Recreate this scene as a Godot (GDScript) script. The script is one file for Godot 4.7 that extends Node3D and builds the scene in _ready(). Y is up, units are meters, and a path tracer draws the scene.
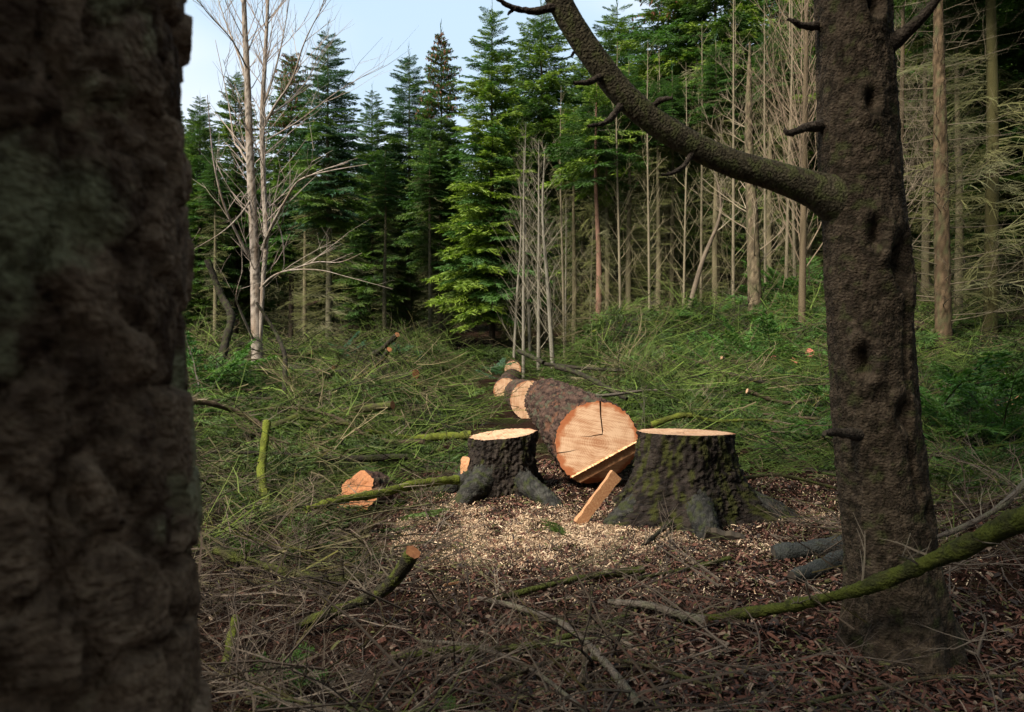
extends Node3D
# A felled spruce in a small forest clearing, seen from between two standing trunks.

const EYE := 1.3
var rng := RandomNumberGenerator.new()
var n_fbm := FastNoiseLite.new()
var n_cell := FastNoiseLite.new()      # distance to the joints between bark plates
var n_plate := FastNoiseLite.new()     # one value for each bark plate
var n_wild := FastNoiseLite.new()
var M := {}
var taken := {}


# ---------------------------------------------------------------- naming
func numbered(called: String) -> String:
	var k: int = taken.get(called, 0)
	taken[called] = k + 1
	return called if k == 0 else "%s_%03d" % [called, k]

func tag(o: Node, label: String, category: String, group := "", kind := "") -> Node:
	if label: o.set_meta("label", label)
	if category: o.set_meta("category", category)
	if group: o.set_meta("group", group)
	if kind: o.set_meta("kind", kind)
	return o

func thing(called: String, label: String, category: String, at := Vector3.ZERO, group := "") -> Node3D:
	var o := Node3D.new()
	o.name = numbered(called)
	add_child(o)
	o.position = at
	tag(o, label, category, group)
	return o

func part(called: String, mesh: Mesh, mat: Material, parent: Node) -> MeshInstance3D:
	var o := MeshInstance3D.new()
	o.name = called if parent != self else numbered(called)
	o.mesh = mesh
	o.material_override = mat
	parent.add_child(o, true)
	return o

func copy_of(root: Node3D, called: String, at: Vector3, turn: float, size: Vector3, label: String, group: String) -> Node3D:
	var r: Node3D = root.duplicate()
	r.name = numbered(called)
	add_child(r)
	r.position = at
	r.rotation.y = turn
	r.scale = size
	tag(r, label, "tree", group)
	return r


# ---------------------------------------------------------------- mesh helpers
class Soup:                            # loose triangles with a colour at each corner
	var v := PackedVector3Array()
	var c := PackedColorArray()
	func tri(a: Vector3, b: Vector3, d: Vector3, col: Color) -> void:
		v.append(a); v.append(b); v.append(d)
		c.append(col); c.append(col); c.append(col)
	func add(o: Soup, t: Transform3D) -> void:
		v.append_array(t * o.v)
		c.append_array(o.c)
	func needle(p: Vector3, dir: Vector3, length: float, w: float, col: Color, side: Vector3) -> void:
		tri(p - side * w, p + dir * length, p + side * w, col)
	func stick(pts: Array, r0: float, r1: float, col: Color, sides := 3) -> void:
		var n := pts.size()
		var prev := []
		for i in n:
			var t: Vector3 = (pts[mini(i + 1, n - 1)] - pts[maxi(i - 1, 0)]).normalized()
			var a := t.cross(Vector3(0.31, 0.9, 0.29)).normalized()
			var b := t.cross(a)
			var r: float = lerpf(r0, r1, i / float(n - 1))
			var ring := []
			for k in sides:
				var w := TAU * k / sides
				ring.append(pts[i] + (a * cos(w) + b * sin(w)) * r)
			if i > 0:
				for k in sides:
					var k2 := (k + 1) % sides
					tri(prev[k], ring[k], ring[k2], col)
					tri(prev[k], ring[k2], prev[k2], col)
			prev = ring
		for k in range(1, sides - 1):
			tri(prev[0], prev[k], prev[k + 1], col)
	func mesh() -> ArrayMesh:
		var a := []
		a.resize(Mesh.ARRAY_MAX)
		a[Mesh.ARRAY_VERTEX] = v
		a[Mesh.ARRAY_COLOR] = c
		var m := ArrayMesh.new()
		m.add_surface_from_arrays(Mesh.PRIMITIVE_TRIANGLES, a)
		return m

func spline(ctrl: Array, t: float) -> Variant:
	var n := ctrl.size() - 1
	var f := clampf(t, 0.0, 1.0) * n
	var i := mini(int(f), n - 1)
	var u := f - i
	var p0 = ctrl[maxi(i - 1, 0)]
	var p1 = ctrl[i]
	var p2 = ctrl[i + 1]
	var p3 = ctrl[mini(i + 2, n)]
	return ((p1 * 2.0) + (p2 - p0) * u + (p0 * 2.0 - p1 * 5.0 + p2 * 4.0 - p3) * u * u + (p1 * 3.0 - p0 - p2 * 3.0 + p3) * u * u * u) * 0.5

# A swept, displaced tube. fn(s, angle, radius) gives the colour, and the displacement in metres in its alpha.
func bark_tube(ctrl: Array, rad: Array, rows: Array, rnd: int, fn: Callable, warp = null) -> Dictionary:
	var v := PackedVector3Array()
	var c := PackedColorArray()
	var nr := rows.size()
	var first_t: Vector3 = (spline(ctrl, 0.01) - spline(ctrl, 0.0)).normalized()
	var nrm := Vector3(0, 0, 1) if absf(first_t.z) < 0.7 else Vector3.UP
	var s := 0.0
	var last: Vector3 = spline(ctrl, rows[0])
	var mids := PackedVector3Array()
	for i in nr:
		var t: float = rows[i]
		var p: Vector3 = spline(ctrl, t)
		var tan_: Vector3 = (spline(ctrl, minf(t + 0.01, 1.0)) - spline(ctrl, maxf(t - 0.01, 0.0))).normalized()
		nrm = (nrm - tan_ * nrm.dot(tan_)).normalized()
		var bin := tan_.cross(nrm)
		s += p.distance_to(last)
		last = p
		mids.append(p)
		var r: float = spline(rad, t)
		for k in rnd:
			var w := TAU * k / rnd
			var q: Color = fn.call(s, w, r)
			var x := p + (nrm * cos(w) + bin * sin(w)) * (r + q.a)
			if warp != null:
				x = warp.call(x, s)
			v.append(x)
			c.append(Color(q.r, q.g, q.b))
	var idx := PackedInt32Array()
	var n := PackedVector3Array()
	n.resize(v.size())
	for i in nr - 1:
		for k in rnd:
			var k2 := (k + 1) % rnd
			var a := i * rnd + k
			var b := i * rnd + k2
			var d := a + rnd
			var e := b + rnd
			idx.append(a); idx.append(b); idx.append(e)
			idx.append(a); idx.append(e); idx.append(d)
			var fnm := (v[d] - v[a]).cross(v[b] - v[a])
			n[a] += fnm; n[b] += fnm; n[d] += fnm; n[e] += fnm
	var out := 1.0 if (v[0] - mids[0]).dot(n[0]) > 0.0 else -1.0
	for i in n.size():
		n[i] = n[i].normalized() * out
	if out < 0.0: idx.reverse()
	var arr := []
	arr.resize(Mesh.ARRAY_MAX)
	arr[Mesh.ARRAY_VERTEX] = v
	arr[Mesh.ARRAY_NORMAL] = n
	arr[Mesh.ARRAY_COLOR] = c
	arr[Mesh.ARRAY_INDEX] = idx
	var m := ArrayMesh.new()
	m.add_surface_from_arrays(Mesh.PRIMITIVE_TRIANGLES, arr)
	return {"mesh": m, "first": v.slice(0, rnd), "last": v.slice((nr - 1) * rnd), "a": mids[0], "b": mids[nr - 1]}

func even(n: int) -> Array:
	var a := []
	for i in n + 1:
		a.append(i / float(n))
	return a

# The sawn end of a log or stump, inside a ring of points; rings of points inwards, with a little tear-out.
func cut_disc(ring: PackedVector3Array, out: Vector3, rough := 0.002, turn := 0.0) -> ArrayMesh:
	var mid := Vector3.ZERO
	for p in ring: mid += p
	mid /= ring.size()
	var ax := (ring[0] - mid)
	ax = (ax - out * ax.dot(out)).normalized().rotated(out.normalized(), turn)
	var ay := out.normalized().cross(ax)
	var rmax := 0.0
	for p in ring: rmax = maxf(rmax, p.distance_to(mid))
	var st := SurfaceTool.new()
	st.begin(Mesh.PRIMITIVE_TRIANGLES)
	st.set_smooth_group(0)
	var fr := [0.0, 0.15, 0.3, 0.45, 0.6, 0.75, 0.88, 1.0]
	var n := ring.size()
	var grid := []
	for f in fr:
		var row := []
		for k in n:
			var p: Vector3 = mid.lerp(ring[k], f)
			if f > 0.0 and f < 1.0:
				p += out * rough * n_wild.get_noise_3dv(p * 60.0)
			row.append(p)
		grid.append(row)
	for i in fr.size() - 1:
		for k in n:
			var k2 := (k + 1) % n
			for q in [[i, k], [i + 1, k], [i + 1, k2], [i, k], [i + 1, k2], [i, k2]]:
				var p: Vector3 = grid[q[0]][q[1]]
				st.set_uv(Vector2(0.5 + 0.5 * (p - mid).dot(ax) / rmax, 0.5 + 0.5 * (p - mid).dot(ay) / rmax))
				st.add_vertex(p)
	st.generate_normals()
	return st.commit()


# ---------------------------------------------------------------- materials
func noise_tex(freq: float, lo: Color, hi: Color, kind := FastNoiseLite.TYPE_SIMPLEX_SMOOTH, size := 512, normal := false, sd := 3) -> NoiseTexture2D:
	var f := FastNoiseLite.new()
	f.noise_type = kind
	f.seed = sd
	f.frequency = freq
	f.fractal_octaves = 5
	var t := NoiseTexture2D.new()
	t.width = size
	t.height = size
	t.seamless = true
	t.noise = f
	if normal:
		t.as_normal_map = true
		t.bump_strength = 6.0
	else:
		var g := Gradient.new()
		g.set_color(0, lo)
		g.set_color(1, hi)
		t.color_ramp = g
	return t

func vcol(name_: String, rough: float, spec := 0.3) -> StandardMaterial3D:
	var m := StandardMaterial3D.new()
	m.resource_name = name_
	m.vertex_color_use_as_albedo = true
	m.roughness = rough
	m.metallic_specular = spec
	M[name_] = m
	return m

func ring_image(size: int, pale: Color, dark: Color, rim: Color, rings: float, sd: int) -> ImageTexture:
	var im := Image.create(size, size, false, Image.FORMAT_RGB8)
	var f := FastNoiseLite.new()
	f.seed = sd
	f.frequency = 0.006
	f.fractal_octaves = 4
	var h := size * 0.5
	for y in size:
		for x in size:
			var dx := (x - h * 1.04) / h
			var dy := (y - h * 0.97) / h
			var r := sqrt(dx * dx + dy * dy) + f.get_noise_2d(x, y) * 0.05
			var late := pow(0.5 + 0.5 * sin(r * rings * (1.0 + 0.25 * r)), 3.0)
			var saw := f.get_noise_2d(x * 0.6 + y * 0.2, y * 9.0 + 400.0 - x * 1.6)
			var fleck := f.get_noise_2d(x * 14.0, y * 14.0)
			var blot := f.get_noise_2d(x * 1.5 + 900.0, y * 1.5)
			var k := clampf(late * 0.32 + saw * 0.6 + 0.25 * (1.0 - smoothstep(0.0, 0.35, r)) + fleck * 0.18 + blot * 0.5 + 0.2, 0.0, 1.0)
			var col := pale.lerp(dark, k)
			col = col.lerp(rim, smoothstep(0.86, 1.0, r + blot * 0.14) * 0.8)
			im.set_pixel(x, y, col)
	return ImageTexture.create_from_image(im)

func make_materials() -> void:
	var grain := noise_tex(0.035, Color(0.52, 0.50, 0.49), Color(1.0, 1.0, 1.0), FastNoiseLite.TYPE_SIMPLEX_SMOOTH, 1024)
	var fine := noise_tex(0.05, Color(0, 0, 0), Color(1, 1, 1), FastNoiseLite.TYPE_SIMPLEX_SMOOTH, 512, false, 8)
	var bark := vcol("bark", 0.93, 0.2)
	bark.albedo_texture = grain
	bark.uv1_triplanar = true
	bark.uv1_scale = Vector3.ONE * 2.6
	bark.heightmap_enabled = true
	bark.heightmap_texture = fine
	bark.heightmap_scale = 1.0
	var ground := vcol("ground", 1.0, 0.1)
	ground.albedo_texture = noise_tex(0.03, Color(0.5, 0.48, 0.46), Color(1, 1, 1), FastNoiseLite.TYPE_SIMPLEX_SMOOTH, 512, false, 12)
	ground.uv1_triplanar = true
	ground.uv1_scale = Vector3.ONE * 1.7
	ground.heightmap_enabled = true
	ground.heightmap_texture = fine
	ground.heightmap_scale = 4.0
	var leaf := vcol("needle", 0.6, 0.35)
	leaf.backlight_enabled = true
	leaf.backlight = Color(0.75, 0.85, 0.4)
	vcol("twig", 0.9, 0.25)
	vcol("chip", 0.85, 0.3)
	for a in [["wood_orange", Color(0.84, 0.68, 0.53), Color(0.66, 0.45, 0.30), Color(0.62, 0.32, 0.15), 110.0, 5], ["wood_pale", Color(0.75, 0.60, 0.46), Color(0.62, 0.44, 0.30), Color(0.56, 0.34, 0.20), 70.0, 9]]:
		var w := StandardMaterial3D.new()
		w.resource_name = a[0]
		w.albedo_texture = ring_image(512, a[1], a[2], a[3], a[4], a[5])
		w.roughness = 0.75
		w.heightmap_enabled = true
		w.heightmap_texture = fine
		w.heightmap_scale = 0.1
		M[a[0]] = w
	var slab := StandardMaterial3D.new()
	slab.resource_name = "split_wood"
	slab.albedo_texture = noise_tex(0.03, Color(0.58, 0.36, 0.21), Color(0.78, 0.60, 0.42), FastNoiseLite.TYPE_SIMPLEX_SMOOTH, 256, false, 21)
	slab.uv1_triplanar = true
	slab.uv1_scale = Vector3(6, 6, 6)
	slab.roughness = 0.8
	M["split_wood"] = slab
	var ow: StandardMaterial3D = slab.duplicate()
	ow.resource_name = "orange_wood"
	ow.albedo_texture = noise_tex(0.03, Color(0.42, 0.23, 0.10), Color(0.66, 0.44, 0.25), FastNoiseLite.TYPE_SIMPLEX_SMOOTH, 256, false, 23)
	M["orange_wood"] = ow

func make_noises() -> void:
	n_fbm.seed = 4
	n_fbm.frequency = 1.0
	n_fbm.fractal_octaves = 4
	n_wild.seed = 11
	n_wild.frequency = 1.0
	n_wild.fractal_octaves = 3
	for n in [n_cell, n_plate]:
		n.noise_type = FastNoiseLite.TYPE_CELLULAR
		n.seed = 7
		n.frequency = 1.0
		n.fractal_type = FastNoiseLite.FRACTAL_NONE
		n.cellular_jitter = 1.0
	n_cell.cellular_return_type = FastNoiseLite.RETURN_DISTANCE2_SUB
	n_plate.cellular_return_type = FastNoiseLite.RETURN_CELL_VALUE


# ---------------------------------------------------------------- the lie of the land
func along(d: float, tab: Array) -> float:
	if d <= tab[0][0]: return tab[0][1]
	for i in range(1, tab.size()):
		if d < tab[i][0]:
			return lerpf(tab[i - 1][1], tab[i][1], smoothstep(0.0, 1.0, (d - tab[i - 1][0]) / (tab[i][0] - tab[i - 1][0])) * 0.4 + 0.6 * (d - tab[i - 1][0]) / (tab[i][0] - tab[i - 1][0]))
	return tab[-1][1]

const RISE := [[5.0, 0.0], [7.0, 0.1], [9.0, 0.17], [11.4, 0.27], [15.0, 0.36], [20.0, 0.6], [26.0, 1.15], [35.0, 1.9], [60.0, 5.0], [100.0, 14.0], [170.0, 34.0]]
const HEAP := [[6.2, 0.0], [7.5, 0.12], [9.0, 0.27], [12.0, 0.5], [15.0, 0.72], [18.0, 0.85], [22.0, 0.5], [26.0, 0.1], [30.0, 0.0]]

func bump(x: float, z: float, cx: float, cz: float, rx: float, rz: float) -> float:
	return exp(-pow((x - cx) / rx, 2.0) - pow((z - cz) / rz, 2.0))

func heap(x: float, z: float) -> float:
	var d := -z
	var lane := smoothstep(-2.2, -0.9, x) * (1.0 - smoothstep(1.3, 1.9, x))
	var h := along(d, HEAP) * (1.0 - 0.85 * lane * (1.0 - smoothstep(19.5, 21.5, d)))
	h *= 1.0 + 0.35 * n_fbm.get_noise_2d(x * 0.35, z * 0.35)
	h += 0.10 * smoothstep(-1.1, -2.4, x) * smoothstep(4.0, 6.5, d) * (1.0 - smoothstep(8.0, 11.0, d))
	h += 0.6 * bump(x, z, 2.7, -17.0, 2.2, 2.0) + 0.45 * bump(x, z, 5.2, -16.5, 1.8, 2.0) + 0.4 * bump(x, z, 3.2, -4.9, 0.8, 0.9)
	return maxf(h, 0.0)

func ground_y(x: float, z: float) -> float:
	var d := -z
	var y := along(d, RISE) + heap(x, z)
	y += 1.5 * smoothstep(2.5, 9.0, x) * smoothstep(7.0, 22.0, d)
	y += 0.03 * n_fbm.get_noise_2d(x * 1.1, z * 1.1) + 0.012 * n_fbm.get_noise_2d(x * 5.0, z * 5.0)
	return y

# how much sawdust lies on a spot, 0 to 1
func dusty(x: float, z: float) -> float:
	var k := 1.15 * bump(x, z, 0.05, -5.6, 0.85, 0.7) + 0.8 * bump(x, z, 0.75, -5.6, 0.35, 0.35) + 0.45 * bump(x, z, 2.1, -6.1, 0.5, 0.3) + 0.4 * bump(x, z, 1.5, -5.3, 0.35, 0.2) + 0.4 * bump(x, z, -0.5, -6.5, 0.4, 0.4)
	return clampf(k * (0.7 + 1.5 * n_fbm.get_noise_2d(x * 2.6 + 40.0, z * 2.6)), 0.0, 1.0)

func build_ground() -> void:
	var xs := []
	var zs := []
	var x := -9.0
	while x <= 9.01:
		xs.append(x); x += 0.09
	var step := 0.2
	var e := 9.0
	while e < 160.0:
		e += step; step *= 1.25
		xs.push_front(-e); xs.append(e)
	var z := 1.0
	while z > -12.0:
		zs.append(z); z -= 0.08
	step = 0.12
	while z > -170.0:
		zs.append(z); z -= step; step *= 1.06
	step = 0.3
	z = 1.0
	while z < 60.0:
		z += step; step *= 1.4
		zs.push_front(z)
	var v := PackedVector3Array()
	var c := PackedColorArray()
	var w := xs.size()
	for zz in zs:
		for xx in xs:
			v.append(Vector3(xx, ground_y(xx, zz), zz))
			var a := 0.5 + 0.5 * n_fbm.get_noise_2d(xx * 1.7, zz * 1.7 + 90.0)
			var col := Color(0.042, 0.020, 0.014).lerp(Color(0.078, 0.045, 0.030), a)
			var moss := smoothstep(0.1, 0.35, n_fbm.get_noise_2d(xx * 0.6 + 20.0, zz * 0.6)) * smoothstep(7.0, 9.0, -zz)
			col = col.lerp(Color(0.045, 0.06, 0.018), moss * 0.7)
			col = col.lerp(Color(0.54, 0.375, 0.22), smoothstep(0.25, 0.7, dusty(xx, zz)) * 0.85)
			c.append(col)
	var idx := PackedInt32Array()
	var n := PackedVector3Array()
	n.resize(v.size())
	for i in zs.size() - 1:
		for k in w - 1:
			var p := i * w + k
			for t in [[p, p + w, p + w + 1], [p, p + w + 1, p + 1]]:
				idx.append(t[0]); idx.append(t[1]); idx.append(t[2])
			var f := (v[p + 1] - v[p]).cross(v[p + w] - v[p])
			n[p] += f; n[p + 1] += f; n[p + w] += f
	for i in n.size():
		n[i] = n[i].normalized() * (1.0 if n[i].y > 0.0 else -1.0) if n[i].length() > 0.0 else Vector3.UP
	var arr := []
	arr.resize(Mesh.ARRAY_MAX)
	arr[Mesh.ARRAY_VERTEX] = v
	arr[Mesh.ARRAY_NORMAL] = n
	arr[Mesh.ARRAY_COLOR] = c
	arr[Mesh.ARRAY_INDEX] = idx
	var m := ArrayMesh.new()
	m.add_surface_from_arrays(Mesh.PRIMITIVE_TRIANGLES, arr)
	tag(part("ground", m, M.ground, self), "brown forest floor rising gently towards the trees", "ground", "", "structure")


# ---------------------------------------------------------------- foliage pieces
func green_bough(light: Color, dark: Color, twigs := 16, dens := 8, droop := 0.28) -> Soup:
	var g := Soup.new()
	var stem := []
	for i in 6:
		var t := i / 5.0
		stem.append(Vector3(t, 0.06 * t - droop * t * t + 0.1 * pow(t, 4.0), rng.randf_range(-0.02, 0.02)))
	g.stick(stem, 0.012, 0.003, Color(0.07, 0.05, 0.035))
	for i in twigs:
		var t := 0.1 + 0.88 * i / float(twigs)
		for sd in [-1.0, 1.0]:
			var length := (0.44 * (1.0 - t) + 0.09) * rng.randf_range(0.75, 1.2)
			var p0: Vector3 = spline(stem, t + rng.randf_range(-0.02, 0.02))
			var dir := Vector3(0.62, rng.randf_range(-0.28, 0.05), sd * 0.78).normalized()
			var tone := rng.randf()
			g.stick([p0, p0 + dir * length + Vector3(0, -0.08 * length, 0)], 0.004, 0.002, dark * 0.8)
			for j in dens:
				var u := (j + rng.randf()) / dens
				var p := p0 + dir * length * u + Vector3(0, -0.08 * length * u, 0)
				for q in 2:
					var away := Vector3(dir.z * -1.0, 0.0, dir.x) * (1.0 if q == 0 else -1.0)
					var nd := (dir * rng.randf_range(0.5, 1.0) + away * rng.randf_range(0.2, 0.7) + Vector3(0, rng.randf_range(-0.5, 0.25), 0)).normalized()
					g.needle(p, nd, rng.randf_range(0.06, 0.115), rng.randf_range(0.011, 0.019), dark.lerp(light, clampf(tone * 0.6 + u * 0.3 + rng.randf_range(0.0, 0.25), 0.0, 1.0)), Vector3(rng.randf_range(-1, 1), rng.randf_range(-1, 1), rng.randf_range(-1, 1)).normalized())
	return g

func dead_bough(a: Color, b: Color, twigs := 13, fine := 3) -> Soup:
	var g := Soup.new()
	var stem := []
	for i in 5:
		var t := i / 4.0
		stem.append(Vector3(t, 0.05 * t - 0.3 * t * t, rng.randf_range(-0.05, 0.05)))
	g.stick(stem, 0.011, 0.003, a)
	for i in twigs:
		var t := 0.12 + 0.86 * i / float(twigs)
		var sd := -1.0 if i % 2 == 0 else 1.0
		var length := (0.5 * (1.0 - t) + 0.14) * rng.randf_range(0.6, 1.25)
		var p0: Vector3 = spline(stem, t)
		var dir := Vector3(rng.randf_range(0.3, 0.8), rng.randf_range(-0.35, 0.2), sd * rng.randf_range(0.5, 0.9)).normalized()
		var p1 := p0 + dir * length * 0.5 + Vector3(0, rng.randf_range(-0.03, 0.03), 0)
		var p2 := p1 + (dir + Vector3(0.3, -0.3, 0)).normalized() * length * 0.5
		g.stick([p0, p1, p2], 0.005, 0.0018, a.lerp(b, rng.randf()))
		for q in fine:
			var u := rng.randf_range(0.25, 0.95)
			var p := p0.lerp(p2, u)
			var d2 := (dir + Vector3(rng.randf_range(-0.8, 0.8), rng.randf_range(-0.7, 0.4), rng.randf_range(-0.8, 0.8))).normalized()
			g.stick([p, p + d2 * length * rng.randf_range(0.2, 0.45)], 0.003, 0.0012, a.lerp(b, rng.randf()))
	return g

func cone_fruit(col: Color) -> Soup:
	var g := Soup.new()
	var prev := []
	for i in 4:
		var t := i / 3.0
		var ring := []
		for k in 4:
			var w := TAU * k / 4.0 + i * 0.6
			ring.append(Vector3(cos(w), 0, sin(w)) * (0.028 * sin(PI * (0.1 + 0.85 * t))) + Vector3(0, -0.16 * t, 0))
		if i > 0:
			for k in 4:
				g.tri(prev[k], ring[k], ring[(k + 1) % 4], col)
				g.tri(prev[k], ring[(k + 1) % 4], prev[(k + 1) % 4], col)
		prev = ring
	return g

func aim(dir_turn: float, pitch: float, roll: float, size: Vector3, at: Vector3) -> Transform3D:
	return Transform3D(Basis(Vector3.UP, dir_turn) * Basis(Vector3.BACK, pitch) * Basis(Vector3.RIGHT, roll) * Basis.from_scale(size), at)

# A spruce of the given height: trunk, green crown and dead lower twigs.
func make_spruce(label: String, height: float, reach: float, green_from: float, dead_to: float, greens: Array, deads: Array, cones: Array, bark_col: Color, gap := 0.24, per := 7) -> Node3D:
	var root := Node3D.new()
	tag(root, label, "tree")
	var tr := bark_tube([Vector3(0, -0.4, 0), Vector3(0.03, height * 0.3, 0.02), Vector3(-0.03, height * 0.65, 0), Vector3(0, height, 0)], [height * 0.0095, height * 0.0075, height * 0.0042, 0.008], even(60), 9, func(s, w, r):
		var k := 0.5 + 0.5 * n_fbm.get_noise_3d(cos(w) * 2.0, s * 3.0, sin(w) * 2.0)
		var q := bark_col.lerp(bark_col * 0.55, k)
		return Color(q.r, q.g, q.b, r * 0.12 * (k - 0.5)))
	part("trunk", tr.mesh, M.bark, root)
	var g := Soup.new()
	var h := green_from * height
	while h < height * 0.985:
		var rel := (h - green_from * height) / (height * (1.0 - green_from))
		var len_ := reach * (pow(1.0 - rel, 0.62) * 0.93 + 0.07)
		if rel < 0.12: len_ *= 0.75 + 2.0 * rel
		var n := maxi(6, int(per * (0.55 + 0.45 * (1.0 - rel))))
		var turn := rng.randf() * TAU
		for k in n:
			if rng.randf() < 0.08: continue
			var b: Soup = greens[rng.randi() % greens.size()]
			var size := len_ * rng.randf_range(0.72, 1.15)
			var pitch := lerpf(-0.12, 0.55, pow(rel, 1.6)) + rng.randf_range(-0.12, 0.12)
			var where := Vector3(0, h + rng.randf_range(-0.1, 0.1), 0)
			var t := aim(turn + TAU * k / n + rng.randf_range(-0.3, 0.3), pitch, rng.randf_range(-0.35, 0.35), Vector3(size, size, size * 0.9), where)
			g.add(b, t)
			if cones.size() and rel > 0.6:
				for q in rng.randi_range(6, 10):
					var u := rng.randf_range(0.3, 1.02)
					var at := t * Vector3(u, 0.05 * u - 0.24 * u * u, rng.randf_range(-0.2, 0.2))
					g.add(cones[rng.randi() % cones.size()], Transform3D(Basis(Vector3(rng.randf_range(-1, 1), 0, rng.randf_range(-1, 1)).normalized(), rng.randf_range(0.0, 0.9)) * Basis.from_scale(Vector3.ONE * rng.randf_range(0.6, 1.0)), at))
		h += gap * lerpf(1.0, 0.75, rel)
	for q in 5:
		g.needle(Vector3(0, height - 0.2 + 0.1 * q, 0), Vector3(rng.randf_range(-0.3, 0.3), 1, rng.randf_range(-0.3, 0.3)), 0.25, 0.018, Color(0.03, 0.07, 0.02), Vector3.RIGHT)
	part("crown", g.mesh(), M.needle, root)
	if dead_to > 0.0:
		var dg := Soup.new()
		h = 0.5
		while h < dead_to * height:
			for k in 4:
				var len_ := reach * rng.randf_range(0.35, 0.95) * (0.75 + 0.25 * h / height)
				dg.add(deads[rng.randi() % deads.size()], aim(rng.randf() * TAU, rng.randf_range(-0.2, 0.25), rng.randf_range(-0.6, 0.6), Vector3(len_, len_, len_), Vector3(0, h + rng.randf_range(-0.1, 0.1), 0)))
			h += 0.22
		part("dead_branches", dg.mesh(), M.twig, root).set_meta("kind", "stuff")
	return root

# Bare broadleaf branching.
func grow(g: Soup, p: Vector3, dir: Vector3, length: float, r: float, depth: int, col: Color, up: float, kids: int) -> void:
	var pts := [p]
	var d := dir
	var segs := 4 if depth > 0 else 2
	for i in segs:
		d = (d + Vector3(rng.randf_range(-0.16, 0.16), up * 0.25 + rng.randf_range(-0.08, 0.08), rng.randf_range(-0.16, 0.16))).normalized()
		pts.append(pts[-1] + d * length / segs)
	g.stick(pts, r, r * 0.35, col, 4 if depth > 1 else 3)
	if depth == 0: return
	for k in kids:
		var t := rng.randf_range(0.2, 1.0)
		var q: Vector3 = spline(pts, t)
		var side := Vector3(rng.randf_range(-1, 1), rng.randf_range(-0.1, 0.5), rng.randf_range(-1, 1)).normalized()
		grow(g, q, (d * 0.75 + side * 0.75).normalized(), length * rng.randf_range(0.35, 0.6), r * 0.45, depth - 1, col, up, kids)

func make_bare(label: String, height: float, r: float, col: Color, twig_col: Color, from: float, step: float, length: float, up: float, bend: Vector3, depth := 1, kids := 5, thin := 0.2) -> Node3D:
	var root := Node3D.new()
	tag(root, label, "tree")
	var ctrl := [Vector3(0, -0.4, 0), bend * 0.5 + Vector3(0, height * 0.35, 0), bend + Vector3(0, height * 0.7, 0), bend * 0.8 + Vector3(0, height, 0)]
	var tr := bark_tube(ctrl, [r * 1.15, r * 0.9, r * 0.55, r * 0.12], even(36 if r < 0.1 else 150), 8 if r < 0.1 else 24, func(s, w, rr):
		if r >= 0.1: return plates(Vector3(cos(w) * rr * 22.0, s * 11.0, sin(w) * rr * 22.0), 0.014, 0.4, col * 0.35, col * 1.25, Color(0.13, 0.13, 0.06), 0.1)
		var k := 0.5 + 0.5 * n_fbm.get_noise_3d(cos(w) * 1.2 + r * 90.0, s * 5.0, sin(w) * 1.2)
		var q := col.lerp(col * 0.45, smoothstep(0.5, 0.75, k))
		return Color(q.r, q.g, q.b, rr * 0.15 * (k - 0.5)))
	part("trunk", tr.mesh, M.bark, root)
	var g := Soup.new()
	var h := from
	while h < height * 0.97:
		var t := 0.4 / (height + 0.4) + (h / height) * (1.0 - 0.4 / (height + 0.4))
		var p: Vector3 = spline(ctrl, t)
		var turn := rng.randf() * TAU
		var rel := (h - from) / (height - from)
		grow(g, p, Vector3(cos(turn), up, sin(turn)).normalized(), length * (1.05 - 0.75 * rel) * rng.randf_range(0.5, 1.2), r * thin * (1.0 - 0.6 * rel), depth, twig_col.lerp(twig_col * 0.6, rng.randf()), up * 0.6, kids)
		h += step * rng.randf_range(0.6, 1.4)
	part("twigs", g.mesh(), M.twig, root).set_meta("kind", "stuff")
	return root


# ---------------------------------------------------------------- bark of the near things
# Plates of bark: each plate has its own tone; the joints between them are recessed.
func plates(p: Vector3, relief: float, joint: float, a: Color, b: Color, lichen: Color, lichen_from: float, soft := 1.0) -> Color:
	var w := p + Vector3(n_wild.get_noise_3dv(p * 0.8), n_wild.get_noise_3dv(p * 0.8 + Vector3(9, 3, 1)), 0) * 0.35
	var gap := smoothstep(0.0, joint, n_cell.get_noise_3dv(w) + 1.0)
	var tone := 0.5 + 0.5 * n_plate.get_noise_3dv(w)
	var rough := n_fbm.get_noise_3dv(p * 2.6)
	var col := a.lerp(b, clampf(tone * 0.7 + rough * 0.6, 0.0, 1.0))
	var li := smoothstep(lichen_from, lichen_from + 0.25, n_fbm.get_noise_3dv(p * 0.33 + Vector3(50, 0, 0)) + 0.25 * rough)
	col = col.lerp(lichen, li * 0.75)
	var shard := 1.0 - absf(n_fbm.get_noise_3dv(p * 1.3 + Vector3(0, 0, 31))) * 3.0
	col.a = relief * (gap * (0.55 + 0.7 * tone) + soft * (rough * 0.6 + 0.35 * shard))
	return col

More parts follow.
